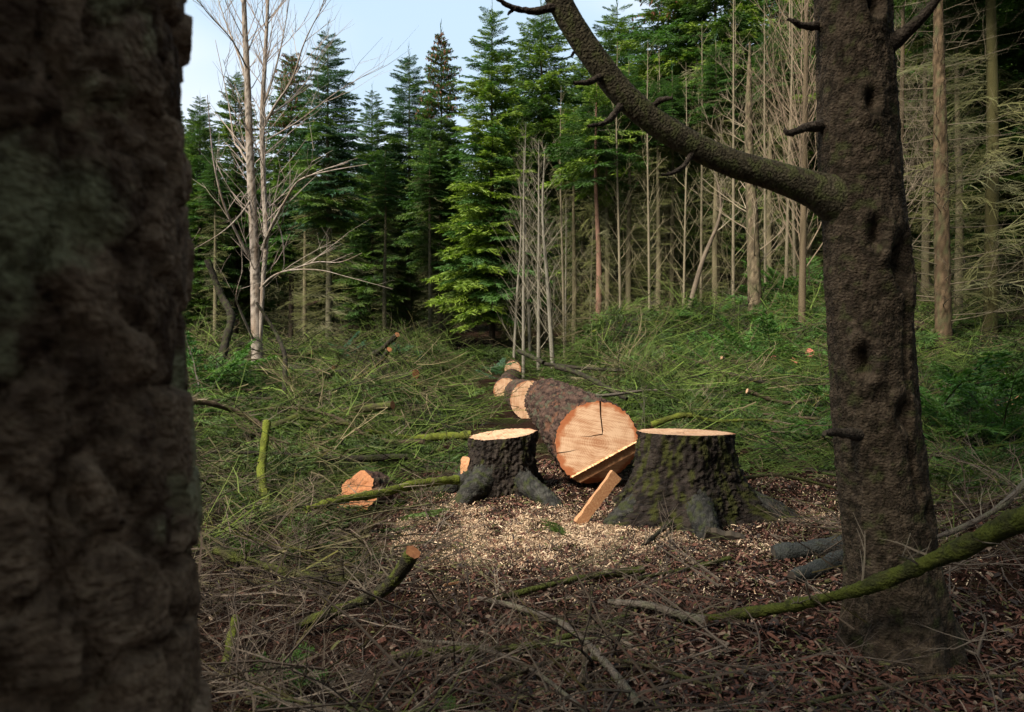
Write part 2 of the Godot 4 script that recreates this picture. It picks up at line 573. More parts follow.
func build_foreground_tree() -> void:
	var t := thing("spruce_tree", "thick out-of-focus trunk with cracked plated bark filling the left edge", "tree", Vector3(-0.69, 0, -1.0))
	var rows := []
	for i in 10: rows.append(i / 10.0 * 0.07)
	for i in 240: rows.append(0.07 + i / 240.0 * 0.11)
	for i in 24: rows.append(0.18 + i / 23.0 * 0.82)
	var tr := bark_tube([Vector3(0, -0.3, 0), Vector3(0, 4.5, 0), Vector3(-0.1, 9, 0.1), Vector3(0, 17, 0)], [0.245, 0.20, 0.15, 0.02], rows, 170, func(s, w, r):
		var y: float = s - 0.3
		var q := plates(Vector3(cos(w) * 3.0, y * 9.0, sin(w) * 3.0), 0.024, 0.16, Color(0.085, 0.048, 0.029), Color(0.50, 0.325, 0.20), Color(0.36, 0.34, 0.18), 0.16, 0.12)
		q.a += 0.2 * exp(-y / 0.45) * (1.0 + 0.5 * cos(w * 4.0 + 1.0)) + 0.006 * n_wild.get_noise_3d(cos(w) * 1.2, y * 1.6, sin(w) * 1.2)
		return q)
	part("trunk", tr.mesh, M.bark, t)
	var c := part("crown", P.canopy, M.needle, t)
	c.scale = Vector3(1.3, 1.35, 1.3)

var P := {}

const KNOTS := [[-0.14, 1.82, 0.055, 0.8], [0.5, 1.70, 0.09, 1.1], [-0.6, 1.29, 0.06, 1.0], [0.2, 1.06, 0.055, 0.8], [-0.05, 2.38, 0.045, 0.7], [0.15, 2.80, 0.055, 0.8], [0.7, 0.62, 0.05, 0.5]]

func right_bark(s: float, w: float, r: float) -> Color:
	var y := s - 0.07
	var q := plates(Vector3(cos(w) * 4.2, y * 38.0, sin(w) * 4.2), 0.0058, 0.22, Color(0.038, 0.028, 0.018), Color(0.18, 0.132, 0.086), Color(0.09, 0.095, 0.036), 0.2, 0.35)
	q.a += 0.075 * exp(-maxf(y, 0.0) / 0.22) * (1.0 + 0.55 * cos(w * 3.0 + 0.6) + 0.3 * cos(w * 7.0)) + 0.010 * n_wild.get_noise_3d(cos(w) * 1.5, y * 3.0, sin(w) * 1.5)
	for k in KNOTS:
		var dx := angle_difference(k[0], w) * 0.19
		var dy: float = (y - k[1]) * 0.6
		var dd: float = sqrt(dx * dx + dy * dy) / k[2]
		if dd < 3.0:
			q.a += k[3] * (0.020 * exp(-pow((dd - 1.0) / 0.45, 2.0)) - 0.065 * exp(-pow(dd / 0.6, 2.0)))
	# the long seam below the large knot
	if y > 0.5 and y < 1.75:
		var ds := angle_difference(0.42 + 0.1 * sin(y * 5.0), w) * 0.19
		q.a -= 0.022 * exp(-pow(ds / 0.014, 2.0)) * smoothstep(0.5, 0.8, y)
	return q

func limb_bark(a: Color, b: Color, lichen: Color, scale_: float, relief: float, li := 0.1) -> Callable:
	return func(s, w, r): return plates(Vector3(cos(w) * r * scale_, s * scale_, sin(w) * r * scale_), relief, 0.35, a, b, lichen, li)

func build_right_tree() -> void:
	var t := thing("spruce_tree", "dark scaly trunk with knots and one long mossy branch arching across the view", "tree", Vector3(1.71, 0, -3.5))
	var o := Vector3(1.71, 0, -3.5)
	var ctrl := [Vector3(1.726, -0.07, -3.5), Vector3(1.665, 0.44, -3.5), Vector3(1.605, 0.95, -3.5), Vector3(1.57, 1.46, -3.5), Vector3(1.538, 1.97, -3.5), Vector3(1.51, 2.48, -3.5), Vector3(1.49, 2.99, -3.5), Vector3(1.46, 3.5, -3.5)]
	for i in ctrl.size(): ctrl[i] -= o
	var tr := bark_tube(ctrl, [0.19, 0.178, 0.174, 0.172, 0.167, 0.158, 0.151, 0.146], even(310), 150, right_bark)
	part("trunk", tr.mesh, M.bark, t)
	var up := bark_tube([Vector3(-0.25, 3.48, 0), Vector3(-0.3, 6, 0), Vector3(-0.25, 10, 0), Vector3(-0.25, 16, 0)], [0.158, 0.13, 0.09, 0.02], even(40), 24, limb_bark(Color(0.075, 0.055, 0.042), Color(0.155, 0.12, 0.092), Color(0.085, 0.095, 0.04), 30.0, 0.008))
	part("upper_trunk", up.mesh, M.bark, t)
	var c := part("crown", P.canopy, M.needle, t)
	c.scale = Vector3(1.35, 1.3, 1.35)
	c.position = Vector3(-0.25, -0.6, 0)
	c.rotation.y = 2.0
	var b := [Vector3(1.53, 1.95, -3.5), Vector3(1.39, 1.995, -3.47), Vector3(1.29, 2.03, -3.46), Vector3(1.138, 2.079, -3.45), Vector3(0.945, 2.135, -3.44), Vector3(0.767, 2.21, -3.42), Vector3(0.593, 2.311, -3.4), Vector3(0.467, 2.415, -3.38), Vector3(0.367, 2.531, -3.36), Vector3(0.277, 2.649, -3.34), Vector3(0.204, 2.766, -3.32), Vector3(0.16, 2.857, -3.3), Vector3(0.135, 2.996, -3.25), Vector3(0.072, 3.291, -3.2)]
	for i in b.size(): b[i] -= o
	var arm := bark_tube(b, [0.155, 0.100, 0.074, 0.062, 0.057, 0.055, 0.054, 0.053, 0.052, 0.051, 0.050, 0.048, 0.045, 0.04], even(240), 56, limb_bark(Color(0.075, 0.062, 0.038), Color(0.19, 0.16, 0.095), Color(0.14, 0.15, 0.055), 44.0, 0.0018, 0.0))
	var br := part("branch", arm.mesh, M.bark, t)
	for a in [[[Vector3(0.182, 2.749, -3.3), Vector3(0.095, 2.728, -3.3), Vector3(0.012, 2.732, -3.28), Vector3(-0.049, 2.756, -3.26), Vector3(-0.1, 2.8, -3.25)], 0.012], [[Vector3(0.02, 2.732, -3.28), Vector3(-0.006, 2.72, -3.28), Vector3(-0.016, 2.703, -3.28)], 0.006], [[Vector3(0.385, 2.48, -3.35), Vector3(0.318, 2.435, -3.3), Vector3(0.254, 2.42, -3.27)], 0.012],
			[[Vector3(0.465, 2.366, -3.37), Vector3(0.418, 2.299, -3.33), Vector3(0.373, 2.261, -3.3), Vector3(0.312, 2.244, -3.27)], 0.011], [[Vector3(0.32, 2.593, -3.38), Vector3(0.27, 2.597, -3.4), Vector3(0.252, 2.58, -3.4)], 0.008], [[Vector3(0.58, 2.33, -3.4), Vector3(0.616, 2.373, -3.36), Vector3(0.672, 2.379, -3.33)], 0.013], [[Vector3(0.768, 2.166, -3.4), Vector3(0.729, 2.106, -3.38), Vector3(0.673, 2.069, -3.35), Vector3(0.625, 2.056, -3.33)], 0.008]]:
		stub("twig_stub", a[0], a[1], o, br)
	for a in [[[Vector3(1.38, 2.314, -3.5), Vector3(1.268, 2.287, -3.45), Vector3(1.193, 2.257, -3.42), Vector3(1.167, 2.274, -3.42)], 0.018], [[Vector3(1.38, 2.754, -3.5), Vector3(1.268, 2.728, -3.45), Vector3(1.214, 2.733, -3.42), Vector3(1.183, 2.75, -3.42)], 0.014], [[Vector3(1.57, 2.60, -3.45), Vector3(1.655, 2.661, -3.4), Vector3(1.694, 2.695, -3.35), Vector3(1.739, 2.749, -3.3), Vector3(1.79, 2.84, -3.25)], 0.03], [[Vector3(1.50, 0.962, -3.4), Vector3(1.36, 0.981, -3.33), Vector3(1.285, 0.982, -3.28)], 0.022]]:
		stub("branch_stub", a[0], a[1], o, t)

func stub(called: String, pts: Array, r: float, o: Vector3, parent: Node) -> void:
	var q := []
	for p in pts: q.append(p - o)
	var g := bark_tube(q, [r * 1.5, r * 0.9, r * 0.65, r * 0.3], even(22), 10, limb_bark(Color(0.06, 0.047, 0.035), Color(0.16, 0.125, 0.09), Color(0.12, 0.12, 0.06), 40.0, 0.004, 0.2))
	var m := part(called, g.mesh, M.bark, parent)
	var end := part("end", cut_disc(g.last, (q[-1] - q[-2]).normalized()), M.dark_wood, m) if parent.get_parent() == self else null


# ---------------------------------------------------------------- stumps and logs
func stump_bark(moss_from: float) -> Callable:
	return func(s, w, r): return plates(Vector3(cos(w) * r * 36.0, s * 9.0, sin(w) * r * 36.0), 0.022, 0.45, Color(0.016, 0.013, 0.011), Color(0.085, 0.066, 0.05), Color(0.075, 0.08, 0.018), moss_from)

func build_stump(called: String, label: String, at: Vector3, r: float, h: float, tilt: Vector2, roots: Array, moss_from: float, face: String, root_cols: Array, foot := 1.5) -> Node3D:
	var t := thing(called, label, "stump", at)
	var bark := stump_bark(moss_from)
	var flare := func(s, w, rr):
		var q: Color = bark.call(s, w, rr)
		var y: float = maxf(s - 0.15, 0.0)
		var f := 0.03 * cos(w * 3.0 + at.x) + 0.02 * cos(w * 5.0 + 2.0)
		for k in roots:
			f += k[3] * exp(-pow(angle_difference(k[0], w) / k[2], 2.0))
		q.a += f * exp(-y / (h * 0.42)) * rr + 0.018 * n_wild.get_noise_3d(cos(w) * 2.2, y * 4.0, sin(w) * 2.2 + at.x)
		return q
	var warp := func(p, s):
		var k := clampf((p.y + 0.15) / (h + 0.15), 0.0, 1.0)
		return p + Vector3(0, (p.x * tilt.x + p.z * tilt.y) * k * k, 0)
	var g := bark_tube([Vector3(0, -0.15, 0), Vector3(0, h * 0.2, 0), Vector3(0, h * 0.6, 0), Vector3(0, h, 0)], [r * foot, r * lerpf(1.0, foot, 0.48), r * lerpf(1.0, foot, 0.1), r], even(110), 150, flare, warp)
	part("bark", g.mesh, M.bark, t)
	part("cut_face", cut_disc(g.last, Vector3(-tilt.x, 1, -tilt.y).normalized(), 0.012), M[face], t)
	for k in roots:
		var w: float = k[0]
		var out := Vector3(sin(w), 0, cos(w))
		var side: Vector3 = Vector3(cos(w), 0, -sin(w)) * k[4]
		var len_: float = k[1]
		var tip: Vector3 = out * (r * 1.1 + len_) + side
		var gy := ground_y(at.x + tip.x, at.z + tip.z) - at.y
		var rr: float = k[5]
		var path := [out * r * 0.5 + Vector3(0, h * 0.55, 0), out * r * 1.08 + Vector3(0, h * 0.31, 0) + side * 0.2, out * (r * 1.1 + len_ * 0.55) + side * 0.6 + Vector3(0, gy + rr * 0.7, 0), tip + Vector3(0, gy - rr * 0.9, 0)]
		var rt := bark_tube(path, [rr * 1.7, rr * 1.35, rr, rr * 0.5], even(44), 36, limb_bark(root_cols[0], root_cols[1], Color(0.07, 0.08, 0.028), 34.0, 0.011, 0.12))
		part("root", rt.mesh, M.bark, t)
	return t

func log_bark(s: float, w: float, r: float, seed_: float, lengthwise: float) -> Color:
	var p := Vector3(cos(w + s * 0.25) * r * 26.0 + seed_, s * lengthwise * 0.6, sin(w + s * 0.25) * r * 26.0)
	var q := plates(p, 0.026, 0.4, Color(0.030, 0.019, 0.015), Color(0.19, 0.115, 0.082), Color(0.11, 0.115, 0.07), 0.12)
	# places where the bark was knocked off and the red inner bark shows
	var bare := smoothstep(0.27, 0.33, n_fbm.get_noise_3d(cos(w) * 1.6 + seed_, s * 2.2, sin(w) * 1.6))
	q = Color(lerpf(q.r, 0.20, bare), lerpf(q.g, 0.095, bare), lerpf(q.b, 0.055, bare), lerpf(q.a, -0.004, bare))
	return q

func build_log(label: String, a: Vector3, b: Vector3, ra: float, rb: float, seed_: float, rows: int, rnd: int) -> void:
	var t := thing("felled_log", label, "log", a, "sections of the felled trunk")
	var g := bark_tube([Vector3.ZERO, (b - a) * 0.5, b - a], [ra, (ra + rb) * 0.5, rb], even(rows), rnd, func(s, w, r):
		var q := log_bark(s, w, r, seed_, 9.0)
		q.a *= 0.6 * smoothstep(-0.08, 0.12, s)
		return q)
	part("bark", g.mesh, M.bark, t)
	part("cut_face", cut_disc(g.first, (a - b).normalized(), 0.004, seed_), M.wood_pale, t)
	part("cut_face", cut_disc(g.last, (b - a).normalized(), 0.004), M.wood_pale, t)

# The butt log: its near end shows the back cut, the torn hinge and the sloping notch.
func build_butt_log() -> void:
	var a := Vector3(0.747, 0.53, -7.0)
	var b := Vector3(0.50, 0.66, -11.4)
	var t := thing("felled_log", "largest log, its orange sawn end with hinge step facing us between the two stumps", "log", a, "sections of the felled trunk")
	var dir := (b - a).normalized()
	var right := Vector3.UP.cross(-dir).normalized()
	var upv := (-dir).cross(right).normalized()
	var r := 0.365
	var hinge_dir := Vector2(0.88, 0.475)             # along the hinge, seen from the cut end
	var hinge_nrm := Vector2(-0.475, 0.88)
	var hinge_at := -0.155                            # height of the hinge line across its normal
	var strip := 0.085
	var recess := func(p: Vector2) -> float:
		var k := p.dot(hinge_nrm) - hinge_at
		if k >= 0.0: return 0.0
		if k > -strip: return 0.035
		return 0.035 + (-strip - k) * 1.1
	var length := a.distance_to(b)
	var warp := func(p, s):
		var q := Vector2(p.dot(right), p.dot(upv))
		return p + dir * recess.call(q) * clampf(1.0 - s / 1.2, 0.0, 1.0)
	var rows := []
	for i in 211: rows.append(pow(i / 210.0, 1.2))
	var g := bark_tube([Vector3.ZERO, (b - a) * 0.5, b - a], [r, 0.335, 0.30], rows, 150, func(s, w, rr):
		var q := log_bark(s, w, rr, 0.0, 9.0)
		q.a *= smoothstep(-0.05, 0.06, s)
		return q, warp)
	part("bark", g.mesh, M.bark, t)
	part("cut_face", cut_disc(g.last, dir, 0.004), M.wood_pale, t)
	var outline := PackedVector2Array()
	for p in g.first: outline.append(Vector2(p.dot(right), p.dot(upv)))
	var half := func(lo: float, hi: float) -> PackedVector2Array:
		return PackedVector2Array([hinge_dir * -1.0 + hinge_nrm * lo, hinge_dir * 1.0 + hinge_nrm * lo, hinge_dir * 1.0 + hinge_nrm * hi, hinge_dir * -1.0 + hinge_nrm * hi])
	var upper: Array = Geometry2D.intersect_polygons(outline, half.call(hinge_at, 1.0))
	for crack in [PackedVector2Array([Vector2(0.016, 0.42), Vector2(0.034, 0.42), Vector2(0.037, 0.25), Vector2(0.053, 0.11), Vector2(0.048, 0.075), Vector2(0.043, 0.11), Vector2(0.025, 0.25)]), PackedVector2Array([Vector2(0.052, 0.088), Vector2(0.05, 0.078), Vector2(-0.06, 0.062), Vector2(-0.15, 0.064), Vector2(-0.06, 0.069)]), PackedVector2Array([Vector2(-0.42, -0.085), Vector2(-0.25, -0.065), Vector2(-0.14, -0.045), Vector2(-0.25, -0.072), Vector2(-0.42, -0.097)])]:
		var next := []
		for poly in upper: next.append_array(Geometry2D.clip_polygons(poly, crack))
		upper = next
	var face := func(polys: Array, called: String, mat: Material) -> void:
		var st := SurfaceTool.new()
		st.begin(Mesh.PRIMITIVE_TRIANGLES)
		st.set_smooth_group(-1)
		for poly in polys:
			var ids := Geometry2D.triangulate_polygon(poly)
			for i in ids:
				var q: Vector2 = poly[i]
				var mid: Vector2 = q + (hinge_nrm * 0.0005 if called == "cut_face" else -hinge_nrm * 0.0005)
				st.set_uv(Vector2(0.5 + 0.5 * q.x / r, 0.5 - 0.5 * q.y / r))
				st.add_vertex(right * q.x + upv * q.y + dir * recess.call(mid))
		st.generate_normals()
		part(called, st.commit(), mat, t)
	face.call(upper, "cut_face", M.wood_orange)
	var floor_ := cut_disc(g.first, -dir, 0.0)
	var cf := part("crack_floor", floor_, M.split_wood, t)
	cf.position = dir * 0.03
	cf.scale = Vector3(0.97, 0.97, 1.0)
	face.call(Geometry2D.intersect_polygons(outline, half.call(hinge_at - strip, hinge_at)), "hinge_strip", M.split_wood)
	face.call(Geometry2D.intersect_polygons(outline, half.call(-1.0, hinge_at - strip)), "notch_face", M.wood_orange)
	# torn fibres standing along the hinge
	var torn := Soup.new()
	var u := -0.335
	while u < 0.325:
		var wdt := rng.randf_range(0.01, 0.03)
		var o := right * (hinge_dir.x * u + hinge_nrm.x * hinge_at) + upv * (hinge_dir.y * u + hinge_nrm.y * hinge_at)
		var e := right * hinge_dir.x * wdt + upv * hinge_dir.y * wdt
		var up_ := (right * hinge_nrm.x + upv * hinge_nrm.y)
		var out := -dir * rng.randf_range(0.004, 0.022)
		var thick := rng.randf_range(0.006, 0.016)
		var col := Color(0.68, 0.42, 0.22).lerp(Color(0.55, 0.27, 0.11), rng.randf())
		var c0 := o + out
		var c1 := o + e + out * rng.randf_range(0.6, 1.0)
		torn.tri(o + up_ * thick, o + e + up_ * thick, c1, col); torn.tri(o + up_ * thick, c1, c0, col)
		var lo := -up_ * rng.randf_range(0.01, 0.03) + dir * 0.037
		torn.tri(c0, c1, o + e + lo, col); torn.tri(c0, o + e + lo, o + lo, col)
		u += wdt
	part("torn_hinge", torn.mesh(), M.chip, t)

# A split piece of wood: an irregular slab between two points.
func slab_mesh(a: Vector3, b: Vector3, across: Vector3, w0: float, w1: float, thick: float, ragged: float, segs := 16) -> ArrayMesh:
	var dir := (b - a).normalized()
	across = (across - dir * across.dot(dir)).normalized()
	var up_ := dir.cross(across)
	var st := SurfaceTool.new()
	st.begin(Mesh.PRIMITIVE_TRIANGLES)
	st.set_smooth_group(-1)
	var prev := []
	for i in segs + 1:
		var t := i / float(segs)
		var p := a.lerp(b, t)
		var w := lerpf(w0, w1, t) * 0.5
		var l := w + rng.randf_range(-ragged, ragged)
		var rr := w + rng.randf_range(-ragged, ragged)
		var th := thick * rng.randf_range(0.7, 1.1)
		var ring := [p - across * l - up_ * th * 0.4, p + across * rr - up_ * th * 0.5, p + across * (rr * 0.8) + up_ * th * 0.5, p - across * (l * 0.85) + up_ * th * 0.45]
		if i == 0 or i == segs:
			for q in ([ring[0], ring[1], ring[2], ring[0], ring[2], ring[3]] if i == 0 else [ring[0], ring[2], ring[1], ring[0], ring[3], ring[2]]): st.add_vertex(q)
		if i > 0:
			for k in 4:
				var k2 := (k + 1) % 4
				for q in [prev[k], ring[k], ring[k2], prev[k], ring[k2], prev[k2]]: st.add_vertex(q)
		prev = ring
	st.generate_normals()
	return st.commit()


# ---------------------------------------------------------------- branches lying about
const MOSS := [Color(0.085, 0.095, 0.02), Color(0.16, 0.17, 0.03), Color(0.19, 0.22, 0.03)]
const DARK := [Color(0.035, 0.03, 0.022), Color(0.08, 0.065, 0.045), Color(0.07, 0.08, 0.03)]
const OLIVE := [Color(0.06, 0.055, 0.025), Color(0.11, 0.10, 0.045), Color(0.12, 0.14, 0.03)]
const GREY := [Color(0.15, 0.12, 0.09), Color(0.27, 0.22, 0.17), Color(0.19, 0.18, 0.11)]
const BROWN := [Color(0.09, 0.065, 0.04), Color(0.17, 0.125, 0.08), Color(0.10, 0.11, 0.035)]
const SLATE := [Color(0.065, 0.068, 0.06), Color(0.12, 0.122, 0.105), Color(0.10, 0.11, 0.06)]

func fallen(label: String, pts: Array, r0: float, r1: float, cols: Array, cut := true, side_twigs := 0, lichen := 0.0, called := "fallen_branch") -> void:
	var o: Vector3 = pts[0]
	var t := thing(called, label, "branch", o, "cut branches lying in the clearing")
	var q := []
	for p in pts:
		var over: float = ground_y(p.x, p.z) + (0.15 if p.z < -6.5 else (0.03 if p.z < -4.5 else 0.05))
		q.append(Vector3(p.x, maxf(p.y, over) if cut or p != pts[-1] else p.y, p.z) - o)
	var n := maxi(20, int(o.distance_to(pts[-1]) * 55.0))
	var sides := 20 if r0 > 0.02 else 10
	var g := bark_tube(q, [r0, lerpf(r0, r1, 0.4), lerpf(r0, r1, 0.75), r1], even(n), sides, func(s, w, r):
		var c := plates(Vector3(cos(w) * r * 40.0 + o.x * 7.0, s * 28.0, sin(w) * r * 40.0), r0 * 0.13, 0.4, cols[0], cols[1], cols[2], lichen)
		c.a += r0 * 0.3 * n_wild.get_noise_2d(s * 6.0 + o.x * 3.0, w * 0.5 * 0.0 + o.z)
		return c)
	part("bark", g.mesh, M.bark, t)
	if cut:
		part("cut_end", cut_disc(g.first, (q[0] - q[1]).normalized(), 0.001), M.orange_wood if r0 > 0.03 else M.wood_pale, t)
	else:
		part("tip", cut_disc(g.first, (q[0] - q[1]).normalized(), 0.001), M.dark_wood, t)
	if side_twigs:
		var s := Soup.new()
		for i in side_twigs:
			var k := rng.randf_range(0.15, 1.0)
			var p: Vector3 = spline(q, k)
			var dir := Vector3(rng.randf_range(-1, 1), rng.randf_range(0.0, 0.9), rng.randf_range(-1, 1)).normalized()
			grow(s, p, dir, rng.randf_range(0.06, 0.28), minf(r0 * 0.2, 0.006), 1, Color(0.10, 0.075, 0.05).lerp(Color(0.22, 0.175, 0.12), rng.randf()), -0.1, 3)
		part("side_twigs", s.mesh(), M.twig, t).set_meta("kind", "stuff")

func build_branches() -> void:
	fallen("upright yellow-green mossy stick standing in the brush heap", [Vector3(-2.09, 0.74, -6.8), Vector3(-2.062, 0.48, -6.6), Vector3(-2.008, 0.304, -6.4), Vector3(-1.792, 0.0, -6.0)], 0.03, 0.033, MOSS, false, 4, -0.3)
	fallen("olive pole with a pale cut end pointing out of the brush toward the logs", [Vector3(-1.34, 0.75, -8.95), Vector3(-1.93, 0.66, -9.2), Vector3(-2.26, 0.58, -9.3), Vector3(-2.85, 0.45, -9.4)], 0.045, 0.03, OLIVE, true, 8)
	fallen("short pale-ended stub rising just above the upright mossy stick", [Vector3(-2.2, 0.68, -8.2), Vector3(-2.449, 0.56, -8.0), Vector3(-2.6, 0.44, -7.8)], 0.04, 0.03, OLIVE, true, 3)
	fallen("bright mossy pole ending beside the smaller stump, partly hidden by twigs", [Vector3(-0.44, 0.43, -8.8), Vector3(-0.804, 0.40, -8.9), Vector3(-1.208, 0.30, -9.0), Vector3(-1.6, 0.2, -8.6)], 0.045, 0.03, MOSS, true, 6, -0.1)
	fallen("bright mossy pole running past the orange wood chunk to the smaller stump", [Vector3(-0.46, 0.26, -6.7), Vector3(-0.762, 0.27, -6.4), Vector3(-1.004, 0.25, -6.1), Vector3(-1.257, 0.25, -5.8), Vector3(-1.45, 0.22, -5.6)], 0.036, 0.024, MOSS, false, 6, -0.2)
	fallen("dark pole with a pale tip lifting out of the middle of the brush", [Vector3(-1.46, 1.03, -12.1), Vector3(-1.9, 0.86, -12.6), Vector3(-2.3, 0.74, -12.9)], 0.06, 0.045, DARK, true, 4)
	fallen("long sagging dark branch lying across the brush behind the olive pole", [Vector3(-3.65, 1.12, -13.0), Vector3(-3.035, 0.88, -12.6), Vector3(-2.443, 0.77, -12.4), Vector3(-2.1, 0.73, -12.3)], 0.06, 0.05, DARK, true, 10)
	fallen("taller of two dark cut sticks leaning together against the far brush", [Vector3(-1.93, 1.66, -13.4), Vector3(-2.352, 1.371, -14.0), Vector3(-2.8, 0.85, -14.5)], 0.038, 0.05, DARK, true, 0)
	fallen("shorter of two dark cut sticks leaning together against the far brush", [Vector3(-2.03, 1.41, -13.2), Vector3(-2.337, 1.126, -13.7), Vector3(-2.6, 0.78, -14.2)], 0.036, 0.045, DARK, true, 0)
	fallen("grey-brown branch reaching out from behind the foreground trunk", [Vector3(-3.2, 0.89, -7.5), Vector3(-2.927, 0.861, -7.6), Vector3(-2.662, 0.742, -7.8), Vector3(-2.4, 0.59, -7.8)], 0.03, 0.022, BROWN, false, 8)
	fallen("crooked dark snag with a pale broken tip standing beside the birch", [Vector3(-4.97, 2.87, -13.0), Vector3(-4.747, 2.295, -13.0), Vector3(-4.513, 1.942, -12.8), Vector3(-4.521, 1.553, -12.6), Vector3(-4.55, 0.9, -12.3)], 0.045, 0.065, DARK, true, 5)
	fallen("thin bowed branch standing up in the brush in front of the birch", [Vector3(-3.53, 2.04, -11.0), Vector3(-3.285, 1.659, -11.0), Vector3(-3.09, 1.354, -10.8), Vector3(-3.019, 1.087, -10.6), Vector3(-2.95, 0.7, -10.3)], 0.018, 0.035, DARK, false, 5)
	fallen("mossy sagging branch low beside the foreground trunk, left of the orange-ended limb", [Vector3(-1.751, 0.16, -4.7), Vector3(-1.443, 0.085, -4.6), Vector3(-1.084, 0.05, -4.5), Vector3(-0.847, 0.05, -4.5), Vector3(-0.6, 0.06, -4.6)], 0.028, 0.02, OLIVE, false, 10)
	fallen("short mossy stub poking up at the foot of the foreground trunk", [Vector3(-1.247, 0.12, -3.6), Vector3(-1.23, 0.06, -3.5), Vector3(-1.19, -0.02, -3.3)], 0.018, 0.022, MOSS, false, 2)
	fallen("dark mossy limb raising a round orange cut end out of the twigs", [Vector3(-0.46, 0.39, -3.7), Vector3(-0.541, 0.26, -3.78), Vector3(-0.63, 0.17, -3.82), Vector3(-0.75, 0.12, -3.8), Vector3(-1.0, 0.03, -3.7)], 0.036, 0.022, [Color(0.04, 0.035, 0.025), Color(0.085, 0.075, 0.04), Color(0.15, 0.17, 0.03)], true, 14)
	fallen("pale grey bent stick crossing the near litter toward the camera", [Vector3(-0.177, 0.02, -4.15), Vector3(0.04, 0.03, -4.0), Vector3(0.235, 0.035, -3.75), Vector3(0.364, 0.05, -3.3), Vector3(0.462, 0.035, -2.88)], 0.012, 0.017, GREY, false, 4)
	fallen("pale grey stick with an orange-tipped end beside the long mossy pole", [Vector3(0.913, 0.03, -3.75), Vector3(0.787, 0.042, -3.85), Vector3(0.684, 0.045, -3.95), Vector3(0.49, 0.04, -4.05)], 0.022, 0.012, GREY, true, 5)
	fallen("thin grey stick curving down to the bottom edge of the picture", [Vector3(-0.398, 0.02, -3.45), Vector3(-0.179, 0.034, -3.4), Vector3(0.072, 0.045, -3.2), Vector3(0.285, 0.035, -2.78)], 0.007, 0.009, GREY, false, 4)
	fallen("mossy green branch lying lowest across the near twigs", [Vector3(-0.5, 0.025, -3.3), Vector3(-0.261, 0.031, -3.35), Vector3(0.035, 0.036, -3.45), Vector3(0.307, 0.044, -3.6), Vector3(0.57, 0.033, -3.9)], 0.016, 0.011, OLIVE, false, 9, -0.2)
	fallen("mossy green branch between the sawdust and the pale bent stick", [Vector3(0.775, 0.04, -4.7), Vector3(0.508, 0.035, -4.6), Vector3(0.265, 0.025, -4.4), Vector3(-0.08, 0.02, -4.2)], 0.022, 0.013, OLIVE, false, 7, -0.2)
	fallen("long thick mossy pole slanting up across the base of the forked dark trunk", [Vector3(1.80, 0.90, -2.45), Vector3(1.735, 0.751, -2.7), Vector3(1.658, 0.586, -2.95), Vector3(1.529, 0.46, -3.1), Vector3(1.391, 0.337, -3.26), Vector3(1.238, 0.186, -3.55), Vector3(1.073, 0.086, -3.75), Vector3(0.80, 0.02, -3.86)], 0.039, 0.016, [Color(0.05, 0.052, 0.018), Color(0.10, 0.10, 0.03), Color(0.11, 0.125, 0.022)], false, 12, -0.2)
	fallen("short black pole lying on the brush just beyond the largest log", [Vector3(0.635, 1.15, -11.5), Vector3(0.956, 1.047, -11.2), Vector3(1.233, 0.9, -10.8), Vector3(1.5, 0.74, -10.4)], 0.036, 0.026, DARK, false, 5)
	fallen("long wavy dark branch lying level across the brush behind the black pole", [Vector3(0.538, 1.17, -13.0), Vector3(1.233, 1.1, -12.6), Vector3(1.991, 1.07, -12.4), Vector3(2.656, 1.14, -12.6), Vector3(3.2, 1.22, -12.8)], 0.028, 0.018, DARK, false, 12)
	fallen("thin grey branch lying over the brush beside the largest log", [Vector3(0.85, 0.8, -9.8), Vector3(1.23, 0.81, -10.0), Vector3(1.801, 0.85, -10.4), Vector3(2.5, 0.84, -10.7)], 0.022, 0.012, GREY, false, 8)
	fallen("small dark cut stub pointing out of the brush above the farthest log end", [Vector3(0.1, 1.4, -15.0), Vector3(0.33, 1.30, -14.6), Vector3(0.56, 1.18, -14.0)], 0.035, 0.035, DARK, true, 3)
	fallen("thin straight stick lying on the litter between the larger stump and the forked trunk", [Vector3(1.847, 0.15, -6.6), Vector3(2.253, 0.14, -6.7), Vector3(2.8, 0.16, -6.8)], 0.016, 0.012, OLIVE, false, 3)
	fallen("upper of two slate-grey surface roots beside the forked dark trunk", [Vector3(1.64, 0.03, -5.0), Vector3(1.807, 0.075, -5.0), Vector3(2.2, 0.10, -5.1)], 0.05, 0.06, SLATE, false, 0, 0.3, "surface_root")
	fallen("lower of two slate-grey surface roots beside the forked dark trunk", [Vector3(1.58, -0.01, -4.5), Vector3(1.768, 0.03, -4.65), Vector3(2.06, 0.08, -4.85)], 0.03, 0.06, SLATE, false, 0, 0.3, "surface_root")
	fallen("grey forked stick sloping down from the right edge over the dead twigs", [Vector3(3.05, 0.66, -4.6), Vector3(2.784, 0.47, -4.5), Vector3(2.501, 0.36, -4.4), Vector3(2.22, 0.30, -4.3)], 0.02, 0.012, GREY, false, 12)
	fallen("short straight stick lying across the pale bent stick", [Vector3(0.432, 0.05, -4.3), Vector3(0.343, 0.05, -3.6), Vector3(0.263, 0.04, -3.0)], 0.008, 0.011, BROWN, true, 3)
	fallen("brown twig-edged branch along the bottom edge below the mossy branches", [Vector3(-0.155, 0.05, -2.95), Vector3(0.199, 0.041, -3.3), Vector3(0.514, 0.047, -3.2), Vector3(0.783, 0.043, -3.0)], 0.01, 0.007, BROWN, false, 8)
